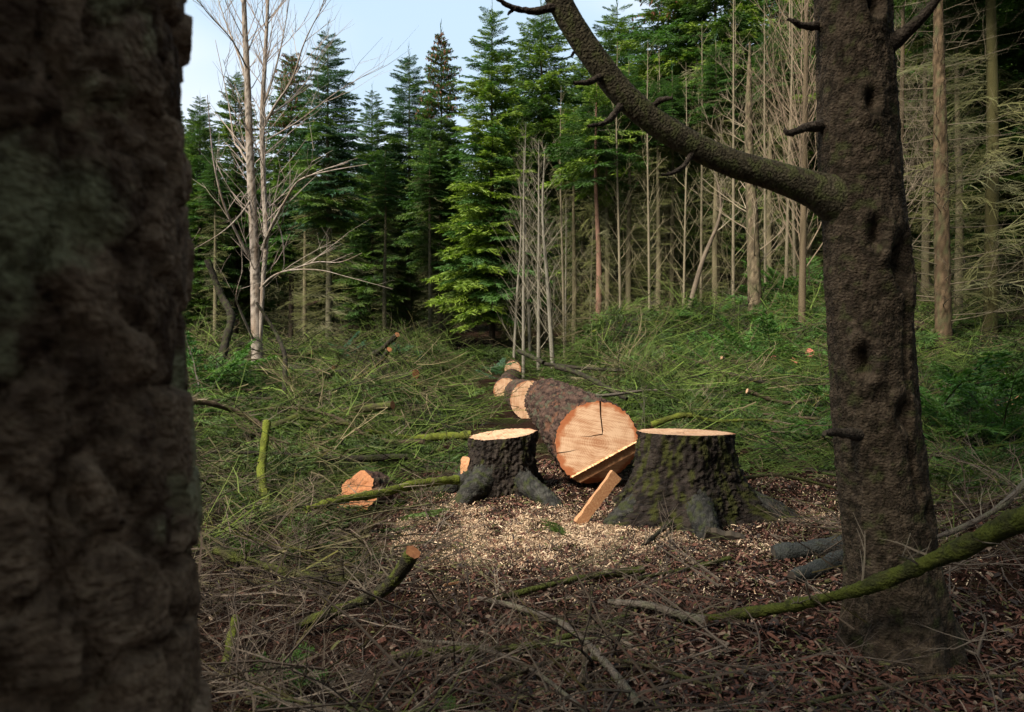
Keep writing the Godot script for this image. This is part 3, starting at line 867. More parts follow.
	fallen("thin dark root curling out in front of the larger stump", [Vector3(1.15, 0.10, -5.75), Vector3(0.987, 0.06, -5.5), Vector3(0.74, 0.0, -5.1)], 0.02, 0.01, DARK, false, 3)
	fallen("thin twig lying in the shaded litter below the forked dark trunk", [Vector3(1.08, 0.015, -2.9), Vector3(1.408, 0.03, -3.02), Vector3(1.626, 0.03, -3.08), Vector3(2.0, 0.035, -3.15)], 0.007, 0.006, BROWN, false, 4)
	fallen("mossy stick lying on the litter below the larger stump", [Vector3(1.368, 0.02, -5.0), Vector3(1.072, 0.015, -4.8), Vector3(0.72, 0.012, -4.6)], 0.014, 0.01, OLIVE, false, 5, -0.1)


func build_loose_branches() -> void:
	var marks := [["the smaller stump", Vector2(-0.08, -7.0)], ["the largest log", Vector2(0.6, -9.5)], ["the birch", Vector2(-4.46, -14.0)], ["the upright mossy stick", Vector2(-2.0, -6.5)], ["the forked dark trunk", Vector2(3.0, -7.5)], ["the sapling clump", Vector2(0.6, -18.5)], ["the leaning dark sticks", Vector2(-2.2, -13.5)], ["the leaning sapling", Vector2(3.6, -15.5)]]
	var kinds := ["dark branch", "mossy branch", "brown branch", "olive branch"]
	var found := []
	while found.size() < 38:
		var d := sqrt(rng.randf_range(6.5 * 6.5, 17.0 * 17.0))
		var x := rng.randf_range(-0.6, 0.55) * d
		if brushy(x, -d) < 0.9: continue
		var turn := rng.randf_range(-0.7, 0.7) + (PI if rng.randf() < 0.5 else 0.0)
		var length := rng.randf_range(0.9, 2.4)
		var bow := rng.randf_range(-0.25, 0.25)
		var pts := []
		var clear := true
		for k in 5:
			var u := k / 4.0 - 0.5
			var px := x + cos(turn) * u * length - sin(turn) * bow * (0.25 - u * u)
			var pz := -d + sin(turn) * u * length + cos(turn) * bow * (0.25 - u * u)
			if brushy(px, pz) < 0.6: clear = false
			pts.append(Vector3(px, ground_y(px, pz) + 0.13 + rng.randf_range(-0.03, 0.08) + (0.12 if k == 0 else 0.0), pz))
		if not clear: continue
		var near := 0
		for m in marks.size():
			if marks[m][1].distance_to(Vector2(x, -d)) < marks[near][1].distance_to(Vector2(x, -d)): near = m
		found.append([marks[near][1].distance_to(Vector2(x, -d)), near, rng.randi() % 4, pts, rng.randf_range(0.018, 0.036)])
	found.sort_custom(func(p, q): return p[0] < q[0])
	var count := {}
	for f in found:
		var key := "%d %d" % [f[1], f[2]]
		var n: int = count.get(key, 0)
		count[key] = n + 1
		var rank: String = ["nearest", "second nearest", "third nearest", "fourth nearest", "fifth nearest", "sixth nearest", "seventh nearest"][mini(n, 6)]
		fallen("%s loose on the brush, %s of its colour to %s" % [kinds[f[2]], rank, marks[f[1]][0]], f[3], f[4], 0.008, [DARK, MOSS, BROWN, OLIVE][f[2]], true, 7)


# ---------------------------------------------------------------- loose stuff
func scatter(called: String, mesh: Mesh, mat: Material, where: Array, cols: Array, label: String, category: String) -> void:
	var mm := MultiMesh.new()
	mm.transform_format = MultiMesh.TRANSFORM_3D
	mm.use_colors = true
	mm.mesh = mesh
	mm.instance_count = where.size()
	for i in where.size():
		mm.set_instance_transform(i, where[i])
		mm.set_instance_color(i, cols[i])
	var o := MultiMeshInstance3D.new()
	o.name = numbered(called)
	o.multimesh = mm
	o.material_override = mat
	add_child(o)
	tag(o, label, category, "", "stuff")

func lie(x: float, z: float, lift: float, tip: float, size: float) -> Transform3D:
	var y := ground_y(x, z) + lift
	var e := 0.3
	var n := Vector3(ground_y(x - e, z) - ground_y(x + e, z), 2.0 * e, ground_y(x, z - e) - ground_y(x, z + e)).normalized()
	var turn := Basis(Vector3.UP, rng.randf() * TAU) * Basis(Vector3.BACK, rng.randf_range(-tip, tip)) * Basis(Vector3.RIGHT, rng.randf_range(-0.7, 0.7))
	var q := Basis(Quaternion(Vector3.UP, n)) if n.y < 0.9999 else Basis()
	return Transform3D(q * turn * Basis.from_scale(Vector3.ONE * size), Vector3(x, y, z))

# whether a log, stump or the open litter leaves no room for brush here; 0 none to 1 full
func brushy(x: float, z: float) -> float:
	var d := -z
	var k := 1.0
	# open litter in front of the stumps and round the forked trunk
	var left := lerpf(-0.35, -0.75, smoothstep(3.6, 6.0, d))
	var open_ := smoothstep(left - 0.45, left + 0.3, x) * (1.0 - smoothstep(6.9, 7.9, d + 0.4 * maxf(0.0, x - 1.5) * 0.4))
	k -= open_ * 0.97
	# the lane of the logs
	var t := clampf((d - 7.0) / 12.5, 0.0, 1.0)
	var cx := lerpf(0.72, 0.0, t)
	if d > 6.6 and d < 20.0:
		if x < cx and d > 9.0: k *= smoothstep(0.75, 1.5, cx - x)
		k *= smoothstep(0.55, 0.95, absf(x - cx)) * (0.1 + 0.9 * smoothstep(0.6, 1.7, cx - x + (10.0 if x > cx else 0.0)))
	if Vector2(x - 1.36, z + 6.3).length() < 0.7 or Vector2(x + 0.08, z + 7.05).length() < 0.55: k = 0.0
	k = maxf(k, 0.9 * bump(x, z, 3.2, -4.9, 0.7, 0.8))
	return clampf(k, 0.0, 1.0)

# A loose mat of criss-crossing sticks, about a metre across.
func twig_mat(sticks: int, thick: float) -> Soup:
	var g := Soup.new()
	for i in sticks:
		var turn := rng.randf() * TAU
		var d := Vector3(cos(turn), rng.randf_range(-0.12, 0.22), sin(turn))
		var p := Vector3(rng.randf_range(-0.5, 0.5), rng.randf_range(-0.02, 0.09), rng.randf_range(-0.5, 0.5))
		var length := rng.randf_range(0.3, 0.9)
		var bow := Vector3(rng.randf_range(-0.2, 0.2), rng.randf_range(-0.08, 0.12), rng.randf_range(-0.2, 0.2)) * length
		var tone := rng.randf()
		var col := Color(0.45, 0.42, 0.38).lerp(Color(1.0, 0.95, 0.88), tone)
		if rng.randf() < 0.1: col = Color(0.6, 0.62, 0.32)
		var pts := [p, p + d * length * 0.35 + bow * 0.8, p + d * length * 0.7 + bow, p + d * length]
		var r := thick * pow(rng.randf_range(0.4, 1.0), 1.5)
		g.stick(pts, r, r * 0.4, col)
		for k in rng.randi_range(3, 8):
			var u := rng.randf_range(0.15, 1.0)
			var q: Vector3 = spline(pts, u)
			var e := (d * 0.7 + Vector3(rng.randf_range(-0.9, 0.9), rng.randf_range(-0.2, 0.5), rng.randf_range(-0.9, 0.9))).normalized()
			g.stick([q, q + e * length * rng.randf_range(0.08, 0.3)], r * 0.45, r * 0.2, col)
	return g

func build_brush() -> void:
	var white := Color(1, 1, 1)
	var dim := Color(0.5, 0.48, 0.45)
	# criss-crossing dead sticks on top, dead needled boughs below them
	var meshes := [dead_bough(dim, white, 20, 5).mesh(), dead_bough(dim, white, 18, 6).mesh(), twig_mat(13, 0.009).mesh(), twig_mat(16, 0.007).mesh(), twig_mat(10, 0.012).mesh()]
	var names := ["olive dead spruce boughs heaped over the whole clearing", "olive brushwood tangled through the heaps around the logs", "criss-crossing dead sticks on top of the brush heaps", "thin criss-crossing sticks in the brush heaps", "stouter dead sticks strewn over the brush heaps"]
	for k in 5:
		var where := []
		var cols := []
		var tries := 0
		while where.size() < [1500, 1500, 650, 600, 450][k] and tries < 30000:
			tries += 1
			var d := sqrt(rng.randf_range(4.2 * 4.2, 21.0 * 21.0))
			var x := rng.randf_range(-0.72, 0.62) * d
			if rng.randf() > brushy(x, -d) * (1.0 - 0.75 * bump(x, -d, -1.2, -5.9, 0.5, 0.5)): continue
			if rng.randf() > lerpf(1.0, 0.55, smoothstep(12.0, 20.0, d)): continue
			where.append(lie(x, -d, rng.randf_range(-0.06, 0.06) + (0.05 if k > 1 else 0.0), 0.18, rng.randf_range(0.55, 1.2) * lerpf(0.75, 1.2, smoothstep(5.0, 14.0, d))))
			var g := 0.5 + 0.5 * n_fbm.get_noise_2d(x * 0.5, d * 0.5)
			var near := 1.0 - smoothstep(4.3, 5.9, d + 0.5 * rng.randf())
			var col := Color(0.052, 0.080, 0.017).lerp(Color(0.118, 0.162, 0.032), g * rng.randf_range(0.3, 1.3)).lerp(Color(0.15, 0.112, 0.07), maxf(near * 0.85, 0.8 * float(rng.randf() < (0.15 if k < 2 else 0.3))))
			if rng.randf() < 0.22: col = Color(0.03, 0.027, 0.016)
			cols.append(col * rng.randf_range(0.5, 1.6))
		scatter("brush", meshes[k], M.twig, where, cols, names[k], "brush")
	# needles still on the boughs
	var gm := [green_bough(white, dim, 13, 8, 0.2).mesh(), green_bough(white, dim, 16, 6, 0.3).mesh(), green_bough(white, dim, 11, 9, 0.1).mesh()]
	for k in 3:
		var where := []
		var cols := []
		var tries := 0
		while where.size() < 2300 and tries < 30000:
			tries += 1
			var d := sqrt(rng.randf_range(5.0 * 5.0, 22.0 * 22.0))
			var x := rng.randf_range(-0.72, 0.68) * d
			if rng.randf() > brushy(x, -d): continue
			var patch := smoothstep(-0.25, 0.2, n_fbm.get_noise_2d(x * 0.45 + 70.0, d * 0.45)) + 1.2 * bump(x, -d, 5.0, -15.0, 2.2, 3.0) + 0.8 * bump(x, -d, 4.2, -9.0, 1.4, 2.5) + bump(x, -d, -4.2, -11.0, 1.2, 2.0)
			if rng.randf() > patch * 0.8: continue
			where.append(lie(x, -d, rng.randf_range(-0.03, 0.12), 0.25, rng.randf_range(0.3, 0.75) * lerpf(0.8, 1.2, smoothstep(6.0, 14.0, d))))
			var vivid := clampf(1.1 * bump(x, -d, 5.0, -14.0, 2.2, 3.5) + bump(x, -d, 4.2, -9.0, 1.4, 2.5) + bump(x, -d, -4.5, -11.0, 1.2, 2.0) + 0.45 * rng.randf() * rng.randf(), 0.0, 1.0)
			cols.append(Color(0.085, 0.125, 0.026).lerp(Color(0.075, 0.165, 0.028), vivid) * rng.randf_range(0.6, 1.25))
		scatter("green_brush", gm[k], M.needle, where, cols, ["green needled boughs strewn over the brush heaps", "short green sprays caught among the brush", "flat olive-green sprays lying on the brush"][k], "brush")
	# bare grey-brown twigs in the near ground
	for k in 4:
		var s := Soup.new()
		for q in 2:
			grow(s, Vector3(rng.randf_range(-0.1, 0.1), 0, rng.randf_range(-0.1, 0.1)), Vector3(rng.randf_range(0.5, 1), rng.randf_range(0.0, 0.3), rng.randf_range(-0.9, 0.9)).normalized(), rng.randf_range(0.6, 1.1), 0.0085, 2, white.lerp(dim, rng.randf()), -0.12, 4)
		if k == 3: s = twig_mat(7, 0.008)
		var where := []
		var cols := []
		var tries := 0
		while where.size() < 190 and tries < 20000:
			tries += 1
			var d := rng.randf_range(2.2, 7.2)
			var x := rng.randf_range(-0.7, 0.68) * d
			var dens := 0.07 + 0.95 * brushy(x, -d) + 0.4 * smoothstep(4.4, 3.7, d) * smoothstep(0.95, 0.2, x)
			dens += 0.7 * bump(x, -d, 2.9, -4.6, 0.7, 0.9)
			if dusty(x, -d) > 0.35: dens = 0.02
			if x > -0.95 and x < -0.2 and d > 3.0 and d < 4.3: dens *= 0.12
			if x > -1.7 and x < -0.6 and d > 5.2 and d < 6.7: dens *= 0.3
			if rng.randf() > dens: continue
			where.append(lie(x, -d, rng.randf_range(0.0, 0.08), 0.3, rng.randf_range(0.35, 0.85)))
			cols.append(Color(0.055, 0.038, 0.027).lerp(Color(0.23, 0.175, 0.125), pow(rng.randf(), 1.6)).lerp(Color(0.13, 0.14, 0.05), 0.75 * float(rng.randf() < lerpf(0.05, 0.45, smoothstep(4.6, 6.0, d)))))
		scatter("bare_twigs", s.mesh(), M.twig, where, cols, ["bare grey-brown twigs tangled over the near ground", "thin curved bare twigs between the near branches", "wiry bare twigs in front of the brush", "straight dead sticks crossing on the near ground"][k], "twigs")

func flake(long_: float, wide: float, curl: float) -> ArrayMesh:
	var s := Soup.new()
	var w := Color(1, 1, 1)
	var prev := []
	for i in 4:
		var t := i / 3.0 - 0.5
		var row := [Vector3(t * long_, curl * (0.25 - t * t), -wide * 0.5 * (1.0 - 0.5 * absf(t))), Vector3(t * long_, curl * (0.25 - t * t) + 0.12 * wide, wide * 0.5 * (1.0 - 0.7 * absf(t)))]
		if i > 0:
			s.tri(prev[0], row[0], row[1], w); s.tri(prev[0], row[1], prev[1], w)
		prev = row
	return s.mesh()

func build_litter() -> void:
	var shapes := [flake(0.05, 0.012, 0.02), flake(0.032, 0.018, 0.012), flake(0.075, 0.006, 0.02)]
	for k in 3:
		var where := []
		var cols := []
		var tries := 0
		while where.size() < 16000 and tries < 90000:
			tries += 1
			var d := 1.0 / rng.randf_range(1.0 / 9.0, 1.0 / 2.2)
			if rng.randf() < 0.5: d = rng.randf_range(4.5, 8.5)
			var x := rng.randf_range(-0.55, 0.68) * d
			if rng.randf() > 1.0 - 0.85 * brushy(x, -d): continue
			where.append(Transform3D(Basis(Vector3(rng.randf_range(-0.5, 0.5), 1, rng.randf_range(-0.5, 0.5)).normalized(), rng.randf() * TAU) * Basis.from_scale(Vector3.ONE * rng.randf_range(0.5, 1.3)), Vector3(x, ground_y(x, -d) + rng.randf_range(0.0, 0.016), -d)))
			var q := rng.randf()
			var c := Color(0.060, 0.024, 0.017).lerp(Color(0.145, 0.065, 0.042), rng.randf())
			if q < 0.12: c = Color(0.20, 0.14, 0.095)
			elif q < 0.24: c = Color(0.09, 0.085, 0.03)
			elif q < 0.40: c = Color(0.04, 0.03, 0.025)
			cols.append(c)
		scatter("needle_litter", shapes[k], M.twig, where, cols, ["curled brown bark flakes and litter on the forest floor", "small reddish bark scraps on the forest floor", "fallen brown needles on the forest floor"][k], "litter")
	var chips := [flake(0.009, 0.004, 0.003), flake(0.006, 0.004, 0.002), flake(0.03, 0.005, 0.012)]
	for k in 3:
		var where := []
		var cols := []
		var tries := 0
		while where.size() < [20000, 34000, 4000][k] and tries < 400000:
			tries += 1
			var d := rng.randf_range(4.2, 8.0)
			var x := rng.randf_range(-1.4, 2.9)
			if rng.randf() > pow(dusty(x, -d), 1.5) + 0.035: continue
			if brushy(x, -d) > 0.6: continue
			where.append(Transform3D(Basis(Vector3(rng.randf_range(-0.6, 0.6), 1, rng.randf_range(-0.6, 0.6)).normalized(), rng.randf() * TAU) * Basis.from_scale(Vector3.ONE * rng.randf_range(0.6, 1.5)), Vector3(x, ground_y(x, -d) + rng.randf_range(0.002, 0.022), -d)))
			cols.append(Color(0.72, 0.53, 0.335).lerp(Color(0.33, 0.19, 0.10), pow(rng.randf(), 1.3)))
		scatter("sawdust", chips[k], M.chip, where, cols, ["pale sawdust chips spread in front of the stumps", "fine sawdust crumbs around the cut logs", "long pale shavings lying among the sawdust"][k], "sawdust")


# ---------------------------------------------------------------- the standing forest
const TREES := [
	["plain", -10.18, -26.0, 9.78, "green spruce close to the edge of the dark foreground trunk"],
	["plain", -9.70, -28.0, 11.28, "dark green spruce straight behind the bare birch"],
	["cone", -7.49, -27.0, 11.67, "cone-bearing spruce with a brown top just past the birch"],
	["blue", -5.08, -22.0, 10.35, "blue-green conifer with a layered top and a thin pale bare lower trunk"],
	["plain", -4.74, -27.0, 10.31, "short pointed spruce between the blue-green conifer and the two cone-tipped spires"],
	["blue", -3.62, -28.0, 11.98, "slender grey-green spire, thinner of the two in the middle of the sky gap"],
	["cone", -2.32, -26.0, 11.93, "spruce spire hung with brown cones in the middle of the sky gap"],
	["lush", -0.55, -22.0, 10.96, "tall bright green spruce with boughs sweeping almost to the brush"],
	["high", 0.91, -25.0, 12.34, "tall dark spruce rising above the clump of thin grey birch saplings"],
	["high", 2.49, -28.0, 12.05, "spruce tip showing under the arch of the mossy branch"],
	["high", 3.56, -27.0, 13.22, "yellow-green spruce crossed by the arching branch"],
	["high_cone", 4.31, -22.0, 12.78, "large spruce with brown cone clusters against the sky above the arching branch"],
	["high", 5.38, -21.0, 13.58, "broad leafy green spruce above the arching branch, beside the forked dark trunk"],
	["high", 7.83, -24.0, 14.73, "dark spruce behind the bare tan twigs"],
	["plain", 7.77, -19.0, 13.12, "spruce hidden behind the forked dark trunk"],
	["plain", 10.43, -21.0, 14.37, "shaded spruce immediately past the forked dark trunk"],
	["plain", 10.73, -19.0, 13.36, "deep green spruce between the two brown trunks near the frame edge"],
	["plain", 10.24, -16.0, 11.86, "dark spruce at the right edge of the view"],
	["plain", 10.88, -15.0, 11.20, "spruce just beyond the right edge of the view"],
	["plain", -2.48, -33.0, 11.07, "low dark spruce filling the gap between the cone spire and the bright spruce"],
	["pole", 2.86, -19.5, 8.54, "thin olive trunk with feathery dead twigs, first past the reddish pine"],
	["pole", 3.48, -19.0, 8.00, "thin olive trunk with feathery dead twigs, second past the reddish pine"],
	["pole", 4.02, -20.0, 8.48, "thin olive trunk with feathery dead twigs, behind the leaning sapling"],
	["pole", 4.86, -19.0, 8.83, "brown dead-twigged trunk just past the leaning sapling"],
	["pole", 5.99, -18.5, 9.10, "olive dead-twigged trunk behind the thick pale trunk"],
	["pole", 7.15, -20.0, 10.23, "yellowish trunk close beside the forked dark trunk"],
	["pole", 8.60, -23.0, 11.28, "slim yellowish trunk touching the outline of the forked dark trunk"],
	["pole", -3.82, -24.0, 7.50, "dead-twigged trunk in the dark hollow below the short pointed spruce"],
	["pole", -2.57, -25.0, 8.08, "dead-twigged trunk in the dark hollow below the cone spire"],
	["pole", -5.97, -23.0, 7.53, "dead-twigged trunk between the birch and the blue-green conifer"],
	["pole", -8.20, -22.0, 6.99, "dead-twigged trunk between the birch and the foreground trunk"],
	["pole", 8.81, -17.0, 10.17, "grey dead-twigged trunk close past the forked dark trunk"],
	["pole", 8.39, -15.0, 9.13, "lean brown trunk with bent dead twigs near the frame edge"],
	["pole", 2.38, -20.0, 7.98, "thin trunk with dead twigs hard against the reddish pine"],
	["pole", 1.59, -20.5, 7.63, "thin trunk between the birch saplings and the reddish pine"],
]

func build_forest() -> void:
	var deep := Color(0.036, 0.072, 0.019)
	var mid := Color(0.128, 0.195, 0.030)
	var fresh := Color(0.20, 0.265, 0.028)
	var blue := Color(0.075, 0.14, 0.080)
	var g_plain := [green_bough(mid, deep), green_bough(mid, deep, 13, 8), green_bough(Color(0.07, 0.13, 0.028), deep), green_bough(mid * 0.8, deep * 0.8, 17, 6)]
	var g_lush := [green_bough(fresh, mid * 0.8, 16, 8), green_bough(fresh, Color(0.04, 0.09, 0.02), 15, 7), green_bough(Color(0.085, 0.165, 0.035), Color(0.035, 0.08, 0.02), 14, 8)]
	var g_blue := [green_bough(blue, deep, 14, 8), green_bough(Color(0.045, 0.10, 0.05), deep, 15, 7)]
	var dead := [dead_bough(Color(0.085, 0.082, 0.032), Color(0.15, 0.145, 0.06)), dead_bough(Color(0.08, 0.078, 0.036), Color(0.165, 0.155, 0.075), 15, 4), dead_bough(Color(0.08, 0.075, 0.03), Color(0.14, 0.13, 0.05), 12, 5)]
	var dead_olive := [dead_bough(Color(0.085, 0.088, 0.028), Color(0.155, 0.15, 0.052), 14, 4), dead_bough(Color(0.085, 0.08, 0.038), Color(0.17, 0.155, 0.08), 15, 4)]
	var cones := [cone_fruit(Color(0.20, 0.085, 0.04)), cone_fruit(Color(0.26, 0.12, 0.06)), cone_fruit(Color(0.15, 0.07, 0.035))]
	var brown := Color(0.12, 0.09, 0.06)
	var protos := {
		"plain": [make_spruce("", 12.0, 2.0, 0.16, 0.36, g_plain + [g_lush[2]], dead, [], brown), make_spruce("", 12.0, 2.2, 0.24, 0.42, g_plain + [g_lush[0]], dead, [], brown)],
		"lush": [make_spruce("", 12.0, 2.3, 0.12, 0.2, g_lush, dead, [], brown, 0.27, 8)],
		"blue": [make_spruce("", 12.0, 1.75, 0.42, 0.60, g_blue + [g_plain[0]], dead_olive, [], Color(0.26, 0.23, 0.14), 0.25, 6)],
		"cone": [make_spruce("", 12.0, 1.9, 0.30, 0.36, g_plain + [g_lush[2]], dead, cones, brown, 0.22, 7)],
		"high": [make_spruce("", 12.0, 2.0, 0.50, 0.6, [g_lush[1], g_plain[0], g_plain[2]], dead_olive, [], Color(0.20, 0.16, 0.09))],
		"high_cone": [make_spruce("", 12.0, 2.1, 0.46, 0.56, [g_lush[2], g_plain[2], g_lush[0]], dead_olive, cones, Color(0.20, 0.16, 0.09))],
		"pole": [make_spruce("", 12.0, 1.1, 0.74, 0.84, [g_lush[2], g_plain[2]], dead_olive, [], Color(0.36, 0.30, 0.17))],
	}
	P.canopy = (protos.high[0].get_node("crown") as MeshInstance3D).mesh
	var used := {}
	for a in TREES:
		var list: Array = protos[a[0]]
		var n: int = used.get(a[0], 0)
		used[a[0]] = n + 1
		var at := Vector3(a[1], ground_y(a[1], a[2]) - 0.1, a[2])
		var s: float = (a[3] - at.y) / 12.0
		var wide: float = s * (rng.randf_range(0.8, 1.12) if a[0] != "pole" else 1.25)
		copy_of(list[n % list.size()], "spruce_tree", at, rng.randf() * TAU, Vector3(wide, s, wide), a[4], "spruces along the far edge of the clearing")
	# the rows behind
	var rows := [[30.5, 2.6, 0.0], [35.0, 2.7, 1.2], [40.0, 3.0, 0.4], [46.0, 3.2, 1.6], [53.0, 3.4, 0.2]]
	for r in rows:
		var x: float = -r[0] * 0.75 + r[2]
		while x < r[0] * 0.78:
			var xx := x + rng.randf_range(-0.6, 0.6)
			var zz: float = -r[0] + rng.randf_range(-1.2, 1.2)
			x += r[1]
			var px := xx / -zz
			# the sky gap: tops stay under a line that rises to both sides
			var top := 1.3 - zz * (0.34 if px < -0.36 else (0.29 if px < 0.0 else (0.32 + 0.45 * px))) * rng.randf_range(0.8, 1.0)
			var y := ground_y(xx, zz)
			var s := (top - y) / 12.0
			copy_of(protos.plain[rng.randi() % 2] if rng.randf() < 0.8 else protos.blue[0], "spruce_tree", Vector3(xx, y - 0.1, zz), rng.randf() * TAU, Vector3(s * 0.95, s, s * 0.95), "dark spruce half hidden in the rows behind the clearing's edge trees", "spruces in the rows behind")
	# the stand in which the camera is, outside the frame: its crowns shade the near ground
	for a in [[-3.4, 2.1, 1.1], [-6.6, 4.4, 1.2], [0.6, 3.4, 1.1], [-1.0, 7.6, 1.4], [3.6, 5.4, 1.3], [7.4, 2.4, 1.3], [7.2, -3.4, 1.2], [10.5, -7.0, 1.25]]:
		copy_of(protos.plain[rng.randi() % 2], "spruce_tree", Vector3(a[0], ground_y(a[0], a[1]) - 0.1, a[1]), rng.randf() * TAU, Vector3(a[2], a[2], a[2]), "tall spruce of the stand around the viewpoint, shading the near ground", "spruces around the viewpoint")
	for k in protos:
		for o in protos[k]: o.free()

	# bare saplings and other single trees
	var names := ["leftmost pale birch sapling of the clump before the tall dark spruce", "second thin birch sapling of the clump before the tall dark spruce", "tallest thin birch sapling in the middle of the clump", "birch sapling just past the tallest one of the clump", "white leaning birch sapling, thickest of the clump", "short wispy birch sapling on the pine's side of the clump"]
	var list := [[0.02, -20.6, 5.97, 0.036], [0.28, -19.4, 6.4, 0.04], [0.5, -21.3, 7.52, 0.044], [0.64, -19.2, 6.5, 0.045], [1.0, -18.8, 6.21, 0.052], [1.4, -21.0, 5.6, 0.03]]
	for i in list.size():
		var a: Array = list[i]
		var y := ground_y(a[0], a[1])
		var b := make_bare(names[i], a[2] - y, a[3], Color(0.35, 0.31, 0.23), Color(0.25, 0.21, 0.14), 0.6, 0.14, 1.2, 1.0, Vector3(-0.28 if i == 4 else rng.randf_range(-0.22, 0.22), 0, rng.randf_range(-0.2, 0.2)), 1, 5)
		place(b, "birch_sapling", Vector3(a[0], y, a[1]), "thin birch saplings")
	var y := ground_y(2.03, -19.0)
	place(make_spruce("straight reddish pine trunk standing alone in front of the olive poles", 8.0 - y, 1.5, 0.62, 0.55, [g_lush[1], g_plain[2]], dead_olive, [], Color(0.47, 0.27, 0.18), 0.3, 6), "pine_tree", Vector3(2.03, y, -19.0), "")
	get_node("pine_tree/trunk").scale = Vector3(1.35, 1, 1.35)
	get_node("pine_tree/dead_branches").scale = Vector3(0.45, 1, 0.45)
	y = ground_y(3.67, -17.0)
	place(make_bare("leaning bare sapling with a pale crooked stem behind the green boughs", 5.4 - y, 0.055, Color(0.26, 0.20, 0.14), Color(0.30, 0.24, 0.16), 1.6, 0.35, 1.0, 0.8, Vector3(0.85, 0, 0), 1, 4), "bare_sapling", Vector3(3.6, y, -17.0), "")
	y = ground_y(4.78, -16.0)
	place(make_bare("thick pale bare trunk with a broken side limb beside the forked dark trunk", 7.6 - y, 0.12, Color(0.30, 0.23, 0.14), Color(0.26, 0.20, 0.13), 0.8, 0.16, 1.5, 0.6, Vector3(-0.15, 0, 0), 2, 4, 0.12), "bare_tree", Vector3(4.9, y, -16.0), "")
	y = ground_y(5.7, -15.0)
	place(make_bare("bare tan-twigged larch fanning upward close beside the forked dark trunk", 10.5 - y, 0.065, Color(0.20, 0.15, 0.09), Color(0.25, 0.18, 0.115), 1.0, 0.085, 2.6, 1.4, Vector3(0.1, 0, 0), 2, 5, 0.17), "larch_tree", Vector3(5.45, y, -15.0), "bare larches")
	y = ground_y(7.6, -16.0)
	place(make_bare("bare tan-twigged larch on the far side of the forked dark trunk", 10.5 - y, 0.065, Color(0.20, 0.15, 0.09), Color(0.24, 0.185, 0.125), 0.8, 0.09, 2.2, 0.9, Vector3(0.1, 0, 0), 2, 5, 0.12), "larch_tree", Vector3(7.75, y, -16.0), "bare larches")
	y = ground_y(7.32, -13.5)
	place(make_bare("sunlit brown trunk with fans of drooping dead twigs near the right edge", 10.0 - y, 0.115, Color(0.22, 0.15, 0.085), Color(0.14, 0.11, 0.07), 0.6, 0.07, 1.5, 0.1, Vector3(-0.1, 0, 0), 2, 4, 0.09), "bare_tree", Vector3(7.32, y, -13.5), "")
	y = ground_y(8.4, -14.0)
	place(make_spruce("stout moss-stained trunk nearest the right edge of the view", 13.0, 2.3, 0.5, 0.38, g_plain, dead, [], Color(0.14, 0.125, 0.05), 0.42), "spruce_tree", Vector3(8.4, y, -14.0), "")
	# thin bare stems standing among the dead-twigged trunks
	var stem := make_bare("", 8.0, 0.04, Color(0.36, 0.30, 0.19), Color(0.26, 0.21, 0.12), 0.6, 0.17, 1.1, 0.9, Vector3(0.15, 0, 0.1), 1, 4)
	var spots := [[1.36, -20.4, 7.2], [2.05, -21.2, 7.6], [2.55, -18.6, 7.0], [3.15, -18.2, 6.6], [3.7, -20.8, 8.2], [3.95, -18.4, 6.2], [4.55, -19.2, 7.4], [5.0, -18.0, 7.8], [5.4, -19.6, 8.4], [5.6, -17.6, 6.8], [6.1, -17.8, 8.2], [6.55, -18.4, 8.8]]
	var order := ["first", "second", "third", "fourth", "fifth", "sixth", "seventh", "eighth", "ninth", "tenth", "eleventh", "twelfth"]
	for i in spots.size():
		var a: Array = spots[i]
		var k: float = a[2] / 8.0
		copy_of(stem, "bare_sapling", Vector3(a[0], ground_y(a[0], a[1]), a[1]), rng.randf() * TAU, Vector3(k * 0.9, k, k * 0.9), "thin tan bare sapling, %s from the sapling clump toward the forked trunk" % order[i], "thin bare stems among the dead-twigged trunks")
	stem.free()
	build_birch()

func place(b: Node3D, called: String, at: Vector3, group: String) -> void:
	b.name = numbered(called)
	add_child(b)
	b.position = at
	if group: b.set_meta("group", group)

